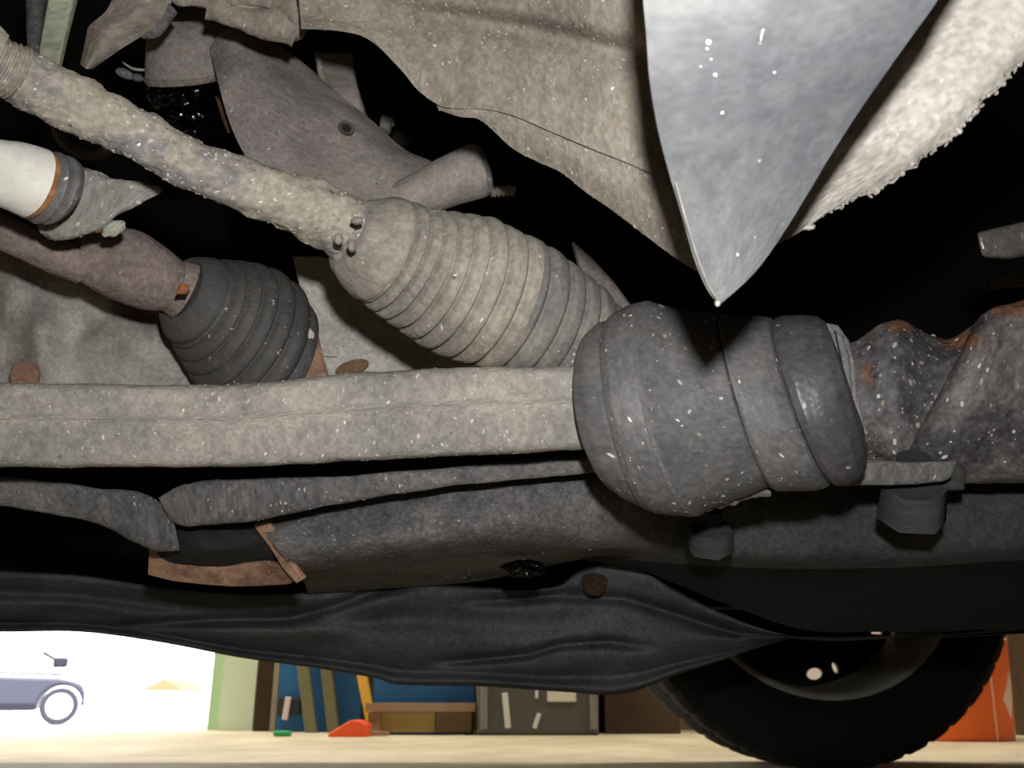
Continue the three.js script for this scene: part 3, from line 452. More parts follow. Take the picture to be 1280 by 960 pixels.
// crumpled splash plate, driveshaft, CV boot and the plate behind the steering boot (lower left)
solo('crumpled_plate', sheet([[[-420, 280, 0.50], [-60, 300, 0.50], [60, 310, 0.50], [180, 350, 0.5], [280, 400, 0.5]], [[-420, 340, 0.495], [-60, 350, 0.495], [20, 352, 0.48], [60, 358, 0.492], [120, 372, 0.482], [190, 392, 0.49], [280, 420, 0.49]], [[-420, 390, 0.49], [-60, 395, 0.49], [10, 400, 0.487], [50, 400, 0.474], [100, 412, 0.488], [150, 405, 0.476], [280, 430, 0.48]], [[-420, 425, 0.48], [-60, 425, 0.48], [10, 425, 0.486], [50, 428, 0.47], [90, 440, 0.482], [140, 440, 0.47], [280, 440, 0.475]], [[-420, 520, 0.47], [-60, 520, 0.47], [40, 520, 0.465], [100, 520, 0.468], [160, 520, 0.46], [300, 520, 0.46]]], { nu: 90, nv: 60, thick: 0.003, amp: 0.008, freq: 32, off: 6 }), M.plate, 'crumpled pale grey plate under the driveshaft at the left', 'plate');
solo('rust_stub', plate([[14, 455], [30, 450], [44, 452], [48, 462], [46, 480], [12, 480], [10, 466]], [[14, 455, 0.452], [46, 455, 0.452], [30, 480, 0.446]], 0.004, { bevel: 0.0015 }), mat(TX.plate, { color: 0xd4a898, bump: B.lumpy, scale: 0.0008 }), 'small reddish rust lump on the crumpled plate above the control arm', 'rust lump');
{ const t = thing('driveshaft', 'brown-grey driveshaft with a thick damper running down into the black boot', 'driveshaft');
  part('shaft', sweep([[-420, 58, -432, 102, 0.375], [-60, 232, -72, 276, 0.385], [0, 264, -14, 306, 0.39], [60, 292, 46, 334, 0.395], [110, 312, 95, 354, 0.40]], { sub: 8, amp: 0.0006, tilt: 15 }), M.shaft, t);
  part('damper', sweep([[100, 300, 80, 342, 0.40, 15], [125, 287, 96, 350, 0.402, 15], [170, 287, 135, 372, 0.405, 15], [205, 308, 172, 386, 0.41, 15], [228, 326, 198, 388, 0.413, 15], [232, 331, 206, 384, 0.414, 15]], { sub: 8, amp: 0.0006 }), M.shaft, t);
  part('collar', sweep([[228, 326, 200, 388, 0.414, 15], [248, 330, 212, 396, 0.418, 15]], { sub: 6, amp: 0.0006 }), M.shaft, t);
  part('clamp_tag', plate([[226, 354], [240, 356], [234, 368], [220, 368]], [[226, 354, 0.378], [240, 356, 0.381], [222, 368, 0.378]], 0.002), mat(TX.rust, { color: 0xe8b8a0 }), t, 'pinkish rusty clamp ear'); settle(t); }
function bellows(pairs, k, o = {}) {                              // turns listed fold crests into crest / valley rings
  const out = []; pairs.forEach((q, i) => {
    const r = (f, e) => { const cx = (q[0] + q[2]) / 2, cy = (q[1] + q[3]) / 2; return [cx + (q[0] - cx) * f, cy + (q[1] - cy) * f, cx + (q[2] - cx) * f, cy + (q[3] - cy) * f, q[4], q[5]]; };
    if (i) { const p = pairs[i - 1], m = q.map((v, c) => (v + p[c]) / 2), cx = (m[0] + m[2]) / 2, cy = (m[1] + m[3]) / 2; out.push([cx + (m[0] - cx) * k, cy + (m[1] - cy) * k, cx + (m[2] - cx) * k, cy + (m[3] - cy) * k, m[4], m[5]]); }
    const w = 0.3, nb = pairs[i + 1] ?? q, pv = pairs[i - 1] ?? q; const a = q.map((v, c) => v + (pv[c] - v) * w), b = q.map((v, c) => v + (nb[c] - v) * w);
    if (i) out.push(a); out.push(r(1.012)); if (i < pairs.length - 1) out.push(b);
  }); return sweep(out, { sub: 4, seg: 96, ...o });
}
{ const t = thing('axle_boot', 'black ribbed rubber boot on the driveshaft at the lower left', 'rubber boot'), T = 28;
  part('cuff', sweep([[246, 329, 208, 393, 0.42, T], [250, 324, 203, 399, 0.42, T], [272, 325, 207, 420, 0.424, T], [282, 330, 214, 424, 0.426, T]], { sub: 6, seg: 80 }), M.rubber, t);
  gritOn(part('bellows', bellows([[281, 329, 213, 426, 0.427, T], [293, 328, 222, 442, 0.43, T], [312, 330, 231, 458, 0.434, T], [330, 333, 240, 474, 0.438, T], [352, 341, 252, 490, 0.443, T], [374, 358, 268, 505, 0.448, T], [388, 385, 300, 520, 0.453, T]], 0.945), M.rubber, t), t, 120, { r1: 0.0007, b: [0.5, 0.48, 0.44], a: [0.3, 0.28, 0.26] }); settle(t); }
{ const t = thing('backing_plate', 'grey steel plate with rust specks behind the steering boot', 'plate');
  part('sheet', plate([[366, 320], [400, 320], [450, 330], [520, 380], [600, 440], [640, 490], [404, 490], [398, 455], [388, 420], [380, 380]], [[370, 330, 0.47], [600, 450, 0.475], [400, 480, 0.455]], 0.004), mat(TX.plate, { bump: B.fine, scale: 0.0006 }), t);
  part('rust_edge', plate([[384, 372], [390, 392], [398, 420], [404, 446], [412, 474], [400, 474], [394, 440], [386, 408]], [[384, 372, 0.455], [412, 474, 0.452], [394, 440, 0.453]], 0.002), M.rust, t, 'rusty edge'); part('rust_patch', plate(ell(440, 459, 22, 9, 16, -0.3), [[420, 450, 0.4575], [460, 450, 0.4585], [440, 470, 0.4545]], 0.001, { bevel: 0.0002 }), mat(TX.arm, { color: 0xd8b48c }), t, 'rusty scab');
  part('bare_patch', plate([[400, 433], [416, 432], [424, 436], [421, 446], [402, 445]], [[400, 433, 0.4565], [424, 436, 0.457], [402, 445, 0.456]], 0.001, { bevel: 0.0002 }), M.zinc, t, 'bare metal patch'); settle(t); }
{ const t = thing('boot_clamp', 'pale clamp tab and rusty wedge beside the black axle boot', 'clamp');
  part('tab', plate([[386, 408], [393, 416], [392, 440], [384, 458], [374, 465], [362, 458], [372, 440], [382, 425]], [[386, 410, 0.432], [392, 440, 0.432], [364, 458, 0.43]], 0.003), M.plate, t); part('rust_wedge', plate([[393, 432], [399, 440], [410, 474], [372, 474], [386, 456]], [[393, 432, 0.44], [410, 470, 0.44], [376, 472, 0.438]], 0.003), M.rust, t, 'orange rust'); settle(t); }

// tie rod and steering boot
{ const t = thing('tie_rod', 'long mud-caked tie rod slanting from the top left into the pale boot', 'tie rod');
  const rows = [[40, 64, 6, 126, 0.292], [75, 82, 40, 142, 0.294], [125, 107, 88, 165, 0.297], [185, 140, 146, 192, 0.302], [250, 176, 210, 228, 0.308], [312, 199, 266, 250, 0.315], [370, 216, 328, 276, 0.321], [420, 234, 376, 299, 0.327], [455, 252, 414, 318, 0.331]];
  gritOn(part('rod', sweep(rows, { sub: 16, seg: 72, amp: 0.0022, freq: 120, tilt: 12 }), M.rod, t), t, 900, { r1: 0.0007 });
  part('thread', sweep([[-30, 30, -64, 92, 0.286], [40, 64, 6, 124, 0.292]], { sub: 100, seg: 60, tilt: 12, radial: (k) => 0.0006 * Math.sin(k * 22 * Math.PI), amp: 0.0012, freq: 140 }), M.rod, t, 'muddy thread');
  part('lock_nut', sweep([[-40, 0, -80, 80, 0.284], [-6, 22, -46, 98, 0.286], [10, 38, -30, 104, 0.287]], { sub: 6, seg: 6, exp: 2, tilt: 12, lin: true }), M.coat, t); settle(t); }
{ const t = thing('steering_boot', 'dusty pale grey ribbed boot around the steering rod in the centre', 'rubber boot'), T = 23;
  part('neck', sweep([[436, 244, 404, 314, 0.331, T], [448, 250, 412, 322, 0.332, T], [458, 254, 418, 328, 0.333, T]], { sub: 8, seg: 64, amp: 0.002, freq: 130 }), M.rod, t);
  part('collar', sweep([[456, 256, 418, 318, 0.331, T], [462, 252, 416, 332, 0.331, T], [470, 250, 422, 344, 0.332, T], [484, 248, 432, 358, 0.333, T], [497, 247, 447, 372, 0.335, T], [506, 250, 456, 374, 0.336, T], [510, 256, 461, 372, 0.337, T]], { sub: 6, seg: 96, amp: 0.0016, freq: 90 }), M.boot, t);
  gritOn(part('bellows', bellows([[505, 250, 452, 374, 0.336, T], [521, 254, 461, 384, 0.338, T], [537, 259, 475, 394, 0.34, T], [552, 263, 490, 405, 0.342, T], [570, 265, 507, 418, 0.344, T], [589, 268, 525, 431, 0.347, T], [611, 272, 547, 443, 0.35, T], [634, 283, 572, 451, 0.353, T], [662, 296, 600, 458, 0.357, T]], 0.905, { amp: 0.0008, freq: 60 }), M.boot, t), t, 350, { r0: 0.00014, r1: 0.0005 });
  gritOn(part('bellows', bellows([[662, 296, 600, 458, 0.357, T], [690, 312, 632, 466, 0.361, T], [712, 328, 662, 472, 0.365, T], [730, 343, 688, 477, 0.369, T], [750, 360, 712, 480, 0.373, T], [778, 388, 748, 478, 0.378, T]], 0.905, { amp: 0.0008, freq: 60 }), M.boot2, t, 'cleaner grey ribs'), t, 90, { r0: 0.00014, r1: 0.0006 });
  for (const [x, y, rx, ry] of [[423, 299, 6, 7], [440, 307, 6, 8], [446, 276, 8, 5]]) part('mud_nub', blob(x, y, 0.309, rx, ry, 7), M.boot, t);
  settle(t); }
solo('mud_slab', plate([[716, 300], [742, 322], [768, 350], [790, 380], [786, 396], [756, 392], [738, 360], [724, 330]], [[720, 310, 0.47], [786, 380, 0.46], [740, 370, 0.46]], 0.006, { bevel: 0.002 }), M.gusset, 'small tan slab peeking out between boot and big bushing', 'bracket');

// control arm and its bushing
{ const t = thing('control_arm', 'wide dusty square control arm crossing the view from the left to the bushing', 'control arm');
  const prof = [[-0.9, -0.6], [-0.98, -0.2], [-1, 0.2], [-0.97, 0.55], [-0.88, 0.8], [-0.7, 0.92], [-0.45, 0.97], [-0.2, 1.0], [0.0, 1.01], [0.1, 1.012], [0.16, 1.04], [0.2, 1.075], [0.24, 1.04], [0.3, 1.0], [0.5, 0.95], [0.75, 0.86], [0.9, 0.7], [0.985, 0.4], [1, 0.0], [0.95, -0.5], [0.7, -0.8], [0, -0.95], [-0.6, -0.85]];
  const dense = []; prof.forEach((_, i) => { for (let k = 0; k < 4; k++) dense.push(catmull([...prof.slice(-1), ...prof, ...prof.slice(0, 2)], (i + 1 + k / 4) / (prof.length + 2))); });
  gritOn(part('beam', sweep([[-420, 452, -420, 560, 0.345], [-200, 466, -200, 572, 0.345], [0, 478, 0, 583, 0.345], [120, 480, 120, 583, 0.346], [250, 481, 250, 583, 0.347], [330, 477, 330, 581, 0.347], [420, 468, 420, 577, 0.348], [520, 462, 520, 572, 0.349], [620, 459, 620, 567, 0.35], [720, 459, 725, 562, 0.351], [770, 460, 775, 560, 0.352]], { sub: 22, prof: dense, deep: 0.62, amp: 0.0009, freq: 60, off: 7 }), M.arm, t), t, 1300, { r1: 0.0006, a: [0.3, 0.27, 0.23] });
  settle(t); }
{ const t = thing('arm_bushing', 'big black rubber bushing at the end of the control arm', 'bushing');
  const S = (list) => sweep(list, { sub: 5, seg: 120, amp: 0.0008, freq: 60, lin: true });
  part('end_disc', S([[772, 480, 778, 545, 0.360, -26], [756, 440, 782, 585, 0.358, -27], [748, 420, 786, 606, 0.3565, -27], [746, 409, 791, 618, 0.355, -25], [751, 403, 800, 627, 0.3535, -19], [759, 401, 811, 632.5, 0.352, -13], [760.5, 403, 812, 630, 0.352, -12]]), M.bush, t);
  gritOn(part('outer_sleeve', S([[760, 404, 812, 629, 0.352, -12], [761.5, 398, 813.5, 635, 0.352, -12], [772, 389, 828, 639, 0.351, -13], [790, 381, 846, 642, 0.3505, -14], [806, 377, 868, 643, 0.35, -14], [813, 377, 880, 641, 0.3495, -14], [822, 380, 892, 632, 0.349, -14], [834, 383, 904, 628, 0.349, -13], [880, 390, 945, 615, 0.347, -9], [897, 393, 963, 607, 0.346, -6], [899, 396, 965, 603, 0.346, -6]]), M.bush, t), t, 170, { r0: 0.0002, r1: 0.0009, b: [0.75, 0.72, 0.66] });
  part('ridge_band', S([[807, 378, 872, 641, 0.3498, -14], [809, 376, 876, 642.5, 0.3497, -14], [812, 376.5, 880, 641, 0.3495, -14], [814, 378.5, 882, 638, 0.3494, -14]]), mat(TX.bush, { bump: B.fine, scale: 0.0004, color: 0xffffff }), t, 'pale worn ridge');
  gritOn(part('inner_ring', S([[899, 398, 965, 602, 0.346, -6], [901, 392, 967, 608, 0.346, -6], [906, 391, 974, 612, 0.346, -6], [950, 395, 1022, 611, 0.344, -7], [962, 398, 1038, 605, 0.344, -7], [965, 402, 1040, 600, 0.344, -7]]), M.bush, t), t, 60, { r0: 0.0002, r1: 0.0008, b: [0.75, 0.72, 0.66] });
  part('end_cap', S([[965, 403, 1040, 598, 0.344, -7], [968, 398, 1043, 602, 0.344, -7], [980, 395, 1050, 606, 0.343, -6], [1005, 394, 1064, 606, 0.342, -4], [1022, 396, 1076, 598, 0.341, -1], [1031, 401, 1082, 584, 0.341, 2], [1035, 412, 1083, 568, 0.341, 3], [1038, 440, 1080, 540, 0.342, 3]]), mat(TX.bush, { rough: 0.42, color: 0xc4c4ca, bump: B.fine, scale: 0.00018 }), t);
  part('torn_lip', sweep([[880, 612, 884, 638, 0.349], [905, 615, 908, 634, 0.348], [930, 612, 932, 627, 0.347], [962, 606, 964, 618, 0.346]], { sub: 10, seg: 20, deep: 1.4, amp: 0.003, freq: 200 }), M.bush, t, 'torn rubber lip');
  settle(t); }
{ const t = thing('bushing_bracket', 'grey metal bracket plate with a slot on the right end of the bushing', 'bracket');
  part('plate', plate([[1026, 402], [1048, 406], [1062, 425], [1070, 455], [1072, 490], [1080, 525], [1087, 545], [1085, 556], [1074, 566], [1062, 560], [1056, 520], [1050, 470], [1040, 430]], [[1035, 410, 0.338], [1080, 550, 0.333], [1066, 450, 0.336]], 0.004, { holes: [[[1052, 504], [1066, 501], [1068, 508], [1055, 513]]] }), mat(TX.dark, { rough: 0.5, bump: B.fine, scale: 0.0003, color: 0xffffff }), t);
  part('inner_plate', plate([[1044, 412], [1054, 420], [1062, 445], [1066, 490], [1058, 492], [1052, 450]], [[1044, 412, 0.333], [1062, 445, 0.3315], [1058, 492, 0.331]], 0.003), M.bush, t); part('stud', blob(1079, 549, 0.331, 6, 7, 8), M.dark, t); settle(t); }

// casting, washer plate and bolts at the right
const rustAt = (list) => (x, y, d, p) => { let w = 0; for (const [cx, cy, rx, ry] of list) w = Math.max(w, smooth(1.15, 0.75, Math.hypot((x - cx) / rx, (y - cy) / ry) + 0.45 * fbm3(p, 260))); return [1 + w * 0.75, 1 + w * 0.0, 1 - w * 0.42]; };
{ const t = thing('cast_bracket', 'lumpy dark casting with rust spots right of the bushing', 'casting'), pr = rustAt([[1128, 406, 22, 9], [1200, 424, 28, 12], [1262, 384, 30, 12], [1086, 470, 9, 14]]);
  gritOn(part('neck', sweep([[1030, 440, 1040, 580, 0.425], [1068, 428, 1082, 582, 0.42], [1100, 409, 1108, 588, 0.417], [1128, 401, 1130, 592, 0.415], [1158, 419, 1158, 594, 0.414], [1192, 424, 1190, 598, 0.412], [1220, 404, 1222, 602, 0.412], [1260, 384, 1262, 604, 0.414]], { sub: 16, seg: 120, deep: 0.6, amp: 0.005, freq: 38, off: 8, paint: pr }), M.cast, t), t, 260, { r0: 0.0003, r1: 0.0014, b: [0.8, 0.76, 0.66] });
  gritOn(part('boss', sweep([[1180, 490, 1140, 560, 0.428], [1200, 446, 1122, 582, 0.417], [1216, 408, 1134, 594, 0.41], [1236, 389, 1176, 600, 0.404], [1272, 378, 1246, 602, 0.402], [1340, 362, 1330, 604, 0.402], [1700, 320, 1690, 610, 0.41]], { sub: 12, seg: 120, deep: 0.65, amp: 0.004, freq: 34, off: 9, paint: pr }), M.cast, t), t, 260, { r0: 0.0003, r1: 0.0014, b: [0.8, 0.76, 0.66] }); settle(t); }
{ const t = thing('washer_plate', 'flat grey steel washer bar above the square bolt head', 'washer bar'); part('bar', sweep([[1052, 590, 1056, 606, 0.372], [1080, 574, 1076, 607, 0.37], [1130, 577, 1128, 606, 0.371], [1180, 576, 1176, 602, 0.374], [1196, 575, 1190, 596, 0.376]], { sub: 8, seg: 40, exp: 4, deep: 0.8, amp: 0.0006 }), mat(TX.dark, { bump: B.fine, scale: 0.0003 }), t); part('shoulder', sweep([[1150, 584, 1150, 612, 0.392], [1196, 578, 1200, 612, 0.394], [1208, 580, 1206, 608, 0.396]], { sub: 6, seg: 24, exp: 4 }), M.black, t); settle(t); }
function bolt(label, x, y, d, r, h, turn, m) { const t = thing('bolt_head', label, 'bolt', 'bolts in the subframe'), k = d / FPX; part('head', facing(new THREE.CylinderGeometry(r * k * 0.94, r * k, h * k, 6).rotateY(turn), x, y, d, 0.06, 0.35), m, t); const e = facing(new THREE.CylinderGeometry(r * k * 0.5, r * k * 0.5, h * k, 24), x, y - h * 0.9, d + 0.004, 0.06, 0.35); part('shank', e, m, t); settle(t); }
bolt('larger hexagonal bolt head under the grey washer bar', 1141, 630, 0.385, 41, 44, 0.3, M.frame); bolt('smaller dark bolt head under the torn edge of the bushing', 888, 673, 0.43, 30, 28, 0.1, M.frame);
{ const t = thing('steel_stub', 'shiny dark steel stub poking in at the right edge', 'steel bar'); part('bar', sweep([[1226, 298, 1228, 312, 0.40], [1222, 291, 1228, 320, 0.40], [1240, 286, 1244, 323, 0.40], [1300, 272, 1306, 316, 0.402], [1600, 200, 1606, 244, 0.41]], { sub: 8, seg: 40, exp: 3, amp: 0.0006 }), M.steel, t); settle(t); }
solo('dim_pipe', sweep([[1238, 340, 1238, 362, 0.62], [1300, 332, 1302, 356, 0.62], [1360, 322, 1364, 348, 0.62], [1700, 270, 1704, 296, 0.62]], { sub: 6, seg: 28 }), M.dark, 'dim dark pipe in the shade below the steel stub', 'pipe');

// ------------------------------------------------------------------ upper left: gusset, pipes, bump stop, brackets
{ const t = thing('gusset', 'grey-brown gusset plate with one round hole and a cut-off tube at its right', 'gusset');
  gritOn(part('web', sheet([[[262, 60, 0.433], [281, 36, 0.430], [300, 30, 0.434], [330, 46, 0.440], [368, 70, 0.446], [400, 96, 0.453]], [[272, 100, 0.416], [300, 88, 0.416], [340, 92, 0.423], [385, 108, 0.433], [425, 118, 0.441]], [[286, 150, 0.410], [330, 135, 0.410], [380, 138, 0.420], [430, 138, 0.430], [462, 148, 0.443]], [[304, 190, 0.408], [350, 180, 0.408], [400, 178, 0.418], [450, 170, 0.426], [505, 186, 0.443]], [[330, 225, 0.403], [380, 222, 0.406], [430, 218, 0.414], [490, 205, 0.424], [545, 206, 0.438]], [[360, 262, 0.398], [420, 264, 0.402], [470, 262, 0.408], [520, 250, 0.418], [560, 240, 0.428]]], { nu: 70, nv: 60, thick: 0.004, amp: 0.003, freq: 40, off: 10 }), M.gusset, t), t, 700, { r1: 0.0005, a: [0.1, 0.095, 0.09], b: [0.45, 0.42, 0.37] });
  const hole = part('hole_rim', facing(new THREE.TorusGeometry(0.0032, 0.0009, 10, 32).scale(1, 0.75, 1), 433, 160, 0.4205, -0.5), M.dark, t); part('hole', facing(new THREE.CylinderGeometry(0.003, 0.003, 0.0012, 28).rotateX(Math.PI / 2).scale(1, 0.75, 1), 433, 160, 0.421, -0.5), M.void, t, 'black disc painted as the shade inside the hole');  // solid black disc on the web, painted for the darkness in the hole
  part('channel', sweep([[394, 66, 440, 66, 0.47], [398, 95, 444, 92, 0.466], [404, 115, 450, 118, 0.462], [415, 140, 458, 145, 0.462]].map(([a, b, c, e, d]) => [c, e, a, b, d]), { sub: 10, seg: 40, exp: 5, deep: 0.4, amp: 0.0008 }), M.gusset, t);
  part('channel_lip', sweep([[394, 66, 402, 66, 0.452], [397, 90, 405, 90, 0.45], [404, 108, 414, 106, 0.448]].map(([a, b, c, e, d]) => [c, e, a, b, d]), { sub: 10, seg: 20 }), M.coat, t);
  const T = 20, pr = [[320, 186, 300, 232, 0.425, T], [372, 210, 356, 258, 0.425, T], [424, 230, 418, 280, 0.424, T], [470, 234, 480, 284, 0.424, T], [506, 222, 524, 274, 0.424, T], [545, 200, 566, 258, 0.424, T], [583, 182, 606, 246, 0.424, T]];
  part('tube', sweep(pr, { sub: 14, seg: 60, amp: 0.0005 }), M.gusset, t); part('tube_end', sweep([[583, 182, 606, 246, 0.424, T], [588, 181, 612, 244, 0.4235, T], [592, 184, 614, 239, 0.423, T]], { sub: 4, seg: 60 }), M.dark, t);
  settle(t); }
{ const t = thing('coil_spring', 'tiny bright spring coils in the dark right of the gusset', 'spring'); const pts = []; for (let i = 0; i <= 120; i++) { const a = i / 120 * Math.PI * 6; pts.push(P(477 + i * 0.1 + Math.cos(a) * 2, 154 + Math.sin(a) * 9 + i * 0.03, 0.55 + Math.cos(a) * 0.008)); } part('coil', new THREE.TubeGeometry(new THREE.CatmullRomCurve3(pts), 240, 0.0011, 8), M.zinc, t); part('seat', blob(504, 172, 0.57, 14, 10, 10), M.void, t); settle(t); }
{ const t = thing('threaded_end', 'small bright threaded stud end below the cut pipe', 'stud'); part('stud', sweep([[612, 234, 614, 246, 0.47], [640, 231, 642, 244, 0.47]], { sub: 60, seg: 30, radial: (k) => 0.0005 * Math.sin(k * 12 * Math.PI) }), M.zinc, t); part('tip', blob(641, 238, 0.47, 4, 6, 5), M.zinc, t); settle(t); }
{ const t = thing('bump_stop', 'grey cup with a wet black oily rubber stop behind the tie rod', 'bump stop');
  const R = (l) => l.map(([y, x0, x1, d, tl]) => [x1, y - 2, x0, y + 2, d, tl ?? 8]);
  part('cup', sweep(R([[20, 190, 276, 0.455], [42, 186, 279, 0.45], [80, 184, 280, 0.447], [94, 184, 280, 0.446]]), { sub: 8, seg: 72, amp: 0.0006, freq: 90 }), M.gusset, t); part('cup_lip', sweep(R([[92, 183, 281, 0.446], [96, 182, 281, 0.446], [101, 185, 277, 0.446]]), { sub: 5, seg: 72 }), M.coat, t);
  part('rubber', sweep(R([[98, 190, 272, 0.448], [110, 186, 276, 0.447], [125, 194, 272, 0.447], [140, 200, 276, 0.446], [158, 206, 282, 0.446], [175, 215, 280, 0.447]]), { sub: 8, seg: 72, amp: 0.004, freq: 90 }), M.oil, t, 'wet black rubber'); part('rust_strip', plate([[268, 118], [278, 128], [292, 146], [296, 160], [284, 166], [276, 146]], [[268, 118, 0.44], [296, 160, 0.438], [276, 146, 0.439]], 0.002), mat(TX.rust, { color: 0x8a7670 }), t, 'rust'); settle(t); }
solo('strut_bar', sweep([[102, -40, 66, -40, 0.345], [95, 0, 62, 0, 0.348], [84, 45, 54, 45, 0.352], [72, 100, 46, 100, 0.357]], { sub: 8, seg: 32, exp: 6, deep: 0.45 }), mat(TX.strip, { bump: B.fine, color: 0xe0ecd8, scale: 0.0003 }), 'pale green-grey flat bar standing up behind the tie rod', 'bar');
solo('dim_hose', sweep([[58, -30, 32, -30, 0.5], [60, 20, 34, 20, 0.5], [56, 80, 34, 80, 0.5]], { sub: 8, seg: 28, amp: 0.001 }), M.dark, 'dim dark hose at the far top left behind the pale bar', 'hose');
{ const t = thing('spring_bracket', 'ragged pale bracket hanging at the top left beside the flat bar', 'bracket'); part('plate', sheet([[[150, -30, 0.372], [135, 10, 0.372], [112, 32, 0.376], [108, 45, 0.378], [100, 80, 0.38]], [[185, -30, 0.366], [165, 15, 0.366], [138, 38, 0.369], [125, 55, 0.372], [108, 86, 0.376]], [[220, -30, 0.372], [212, 8, 0.372], [190, 36, 0.374], [150, 62, 0.377], [116, 86, 0.38]]], { nu: 40, nv: 20, thick: 0.004, amp: 0.004, freq: 70, off: 11 }), M.coat, t);
  part('edge', sweep([[212, 4, 222, 16, 0.374], [192, 32, 200, 44, 0.376], [168, 38, 178, 48, 0.378]], { sub: 8, seg: 20, amp: 0.001 }), M.dark, t); settle(t); }
{ const t = thing('clip', 'two small grey clip ends in the dark behind the tie rod', 'clip'); part('prong', blob(156, 92, 0.45, 12, 6, 6, 0.4), M.dark, t); part('prong', blob(172, 97, 0.45, 8, 5, 5, 0.2), M.dark, t); part('wire', sweep([[152, 76, 154, 80, 0.452], [166, 84, 167, 88, 0.452], [182, 86, 183, 89, 0.452]], { sub: 6, seg: 12 }), M.zinc, t); settle(t); }
{ const t = thing('crumpled_sleeve', 'folded dusty sleeve bunched up at the top left of the tan panel', 'sleeve');
  part('fold', sweep([[230, -60, 200, 0, 0.374], [262, -30, 262, 16, 0.369], [300, -26, 296, 30, 0.366], [345, -30, 330, 42, 0.364], [385, -30, 366, 60, 0.362], [395, -20, 384, 40, 0.364]], { sub: 12, seg: 72, amp: 0.010, freq: 42, deep: 0.6, off: 12 }), M.coat, t); part('lower_fold', sweep([[262, -8, 256, 22, 0.371], [300, 4, 296, 34, 0.367], [340, 14, 336, 48, 0.364], [380, 20, 364, 60, 0.362]], { sub: 10, seg: 40, amp: 0.003, freq: 80, off: 13 }), M.coat, t); settle(t); }

// ball joint and its bracket at the left edge, driveshaft nubs
{ const t = thing('ball_joint', 'pale metal ball joint with dark seal rings at the left edge', 'ball joint'), T = 25;
  part('housing', sweep([[-50, 160, -80, 214, 0.318, T], [0, 174, -32, 246, 0.322, T], [30, 178, -4, 258, 0.325, T], [60, 187, 24, 270, 0.328, T]], { sub: 8, seg: 72, amp: 0.0004 }), mat(TX.pale, { rough: 0.5, bump: B.fine, scale: 0.0001 }), t, 'pale metal'); part('ring', sweep([[60, 187, 24, 270, 0.328, T], [63, 188, 28, 273, 0.3284, T], [66, 190, 32, 273, 0.329, T]], { sub: 4, seg: 72 }), mat(TX.rust, { color: 0xf0d8b0 }), t, 'thin orange ring');
  part('seal', sweep([[66, 191, 33, 272, 0.329, T], [72, 190, 38, 277, 0.3297, T], [76, 191, 42, 279, 0.3303, T], [79, 196, 46, 275, 0.3308, T], [82, 194, 49, 279, 0.3312, T], [90, 196, 56, 280, 0.332, T], [98, 203, 68, 274, 0.334, T]], { sub: 8, seg: 72 }), M.bush, t, 'dark rubber seal'); settle(t); }
{ const t = thing('joint_bracket', 'ragged bracket arm reaching right from the ball joint', 'bracket'); gritOn(part('arm', sweep([[64, 232, 40, 268, 0.352], [90, 216, 56, 296, 0.352], [110, 212, 80, 303, 0.351], [140, 219, 118, 290, 0.352], [175, 228, 160, 262, 0.354], [205, 236, 198, 244, 0.356]], { sub: 10, seg: 48, exp: 3.2, deep: 0.35, amp: 0.003, freq: 110, off: 14 }), M.arm, t), t, 200, { r1: 0.0008 }); part('bolt_tip', blob(142, 286, 0.352, 16, 9, 7, -0.45, 0.25), mat(TX.strip, { color: 0xf4fff0 }), t, 'bright bolt tip'); part('bead', blob(122, 287, 0.352, 6, 4, 4), mat(TX.rust, { color: 0xffe8c0 }), t); settle(t); }
solo('dim_ring', (() => { const g = new THREE.TorusGeometry(0.014, 0.003, 14, 40); return facing(g, 105, 168, 0.5, 0, 0.9); })(), M.dark, 'dim ring in the dark just under the tie rod', 'ring');

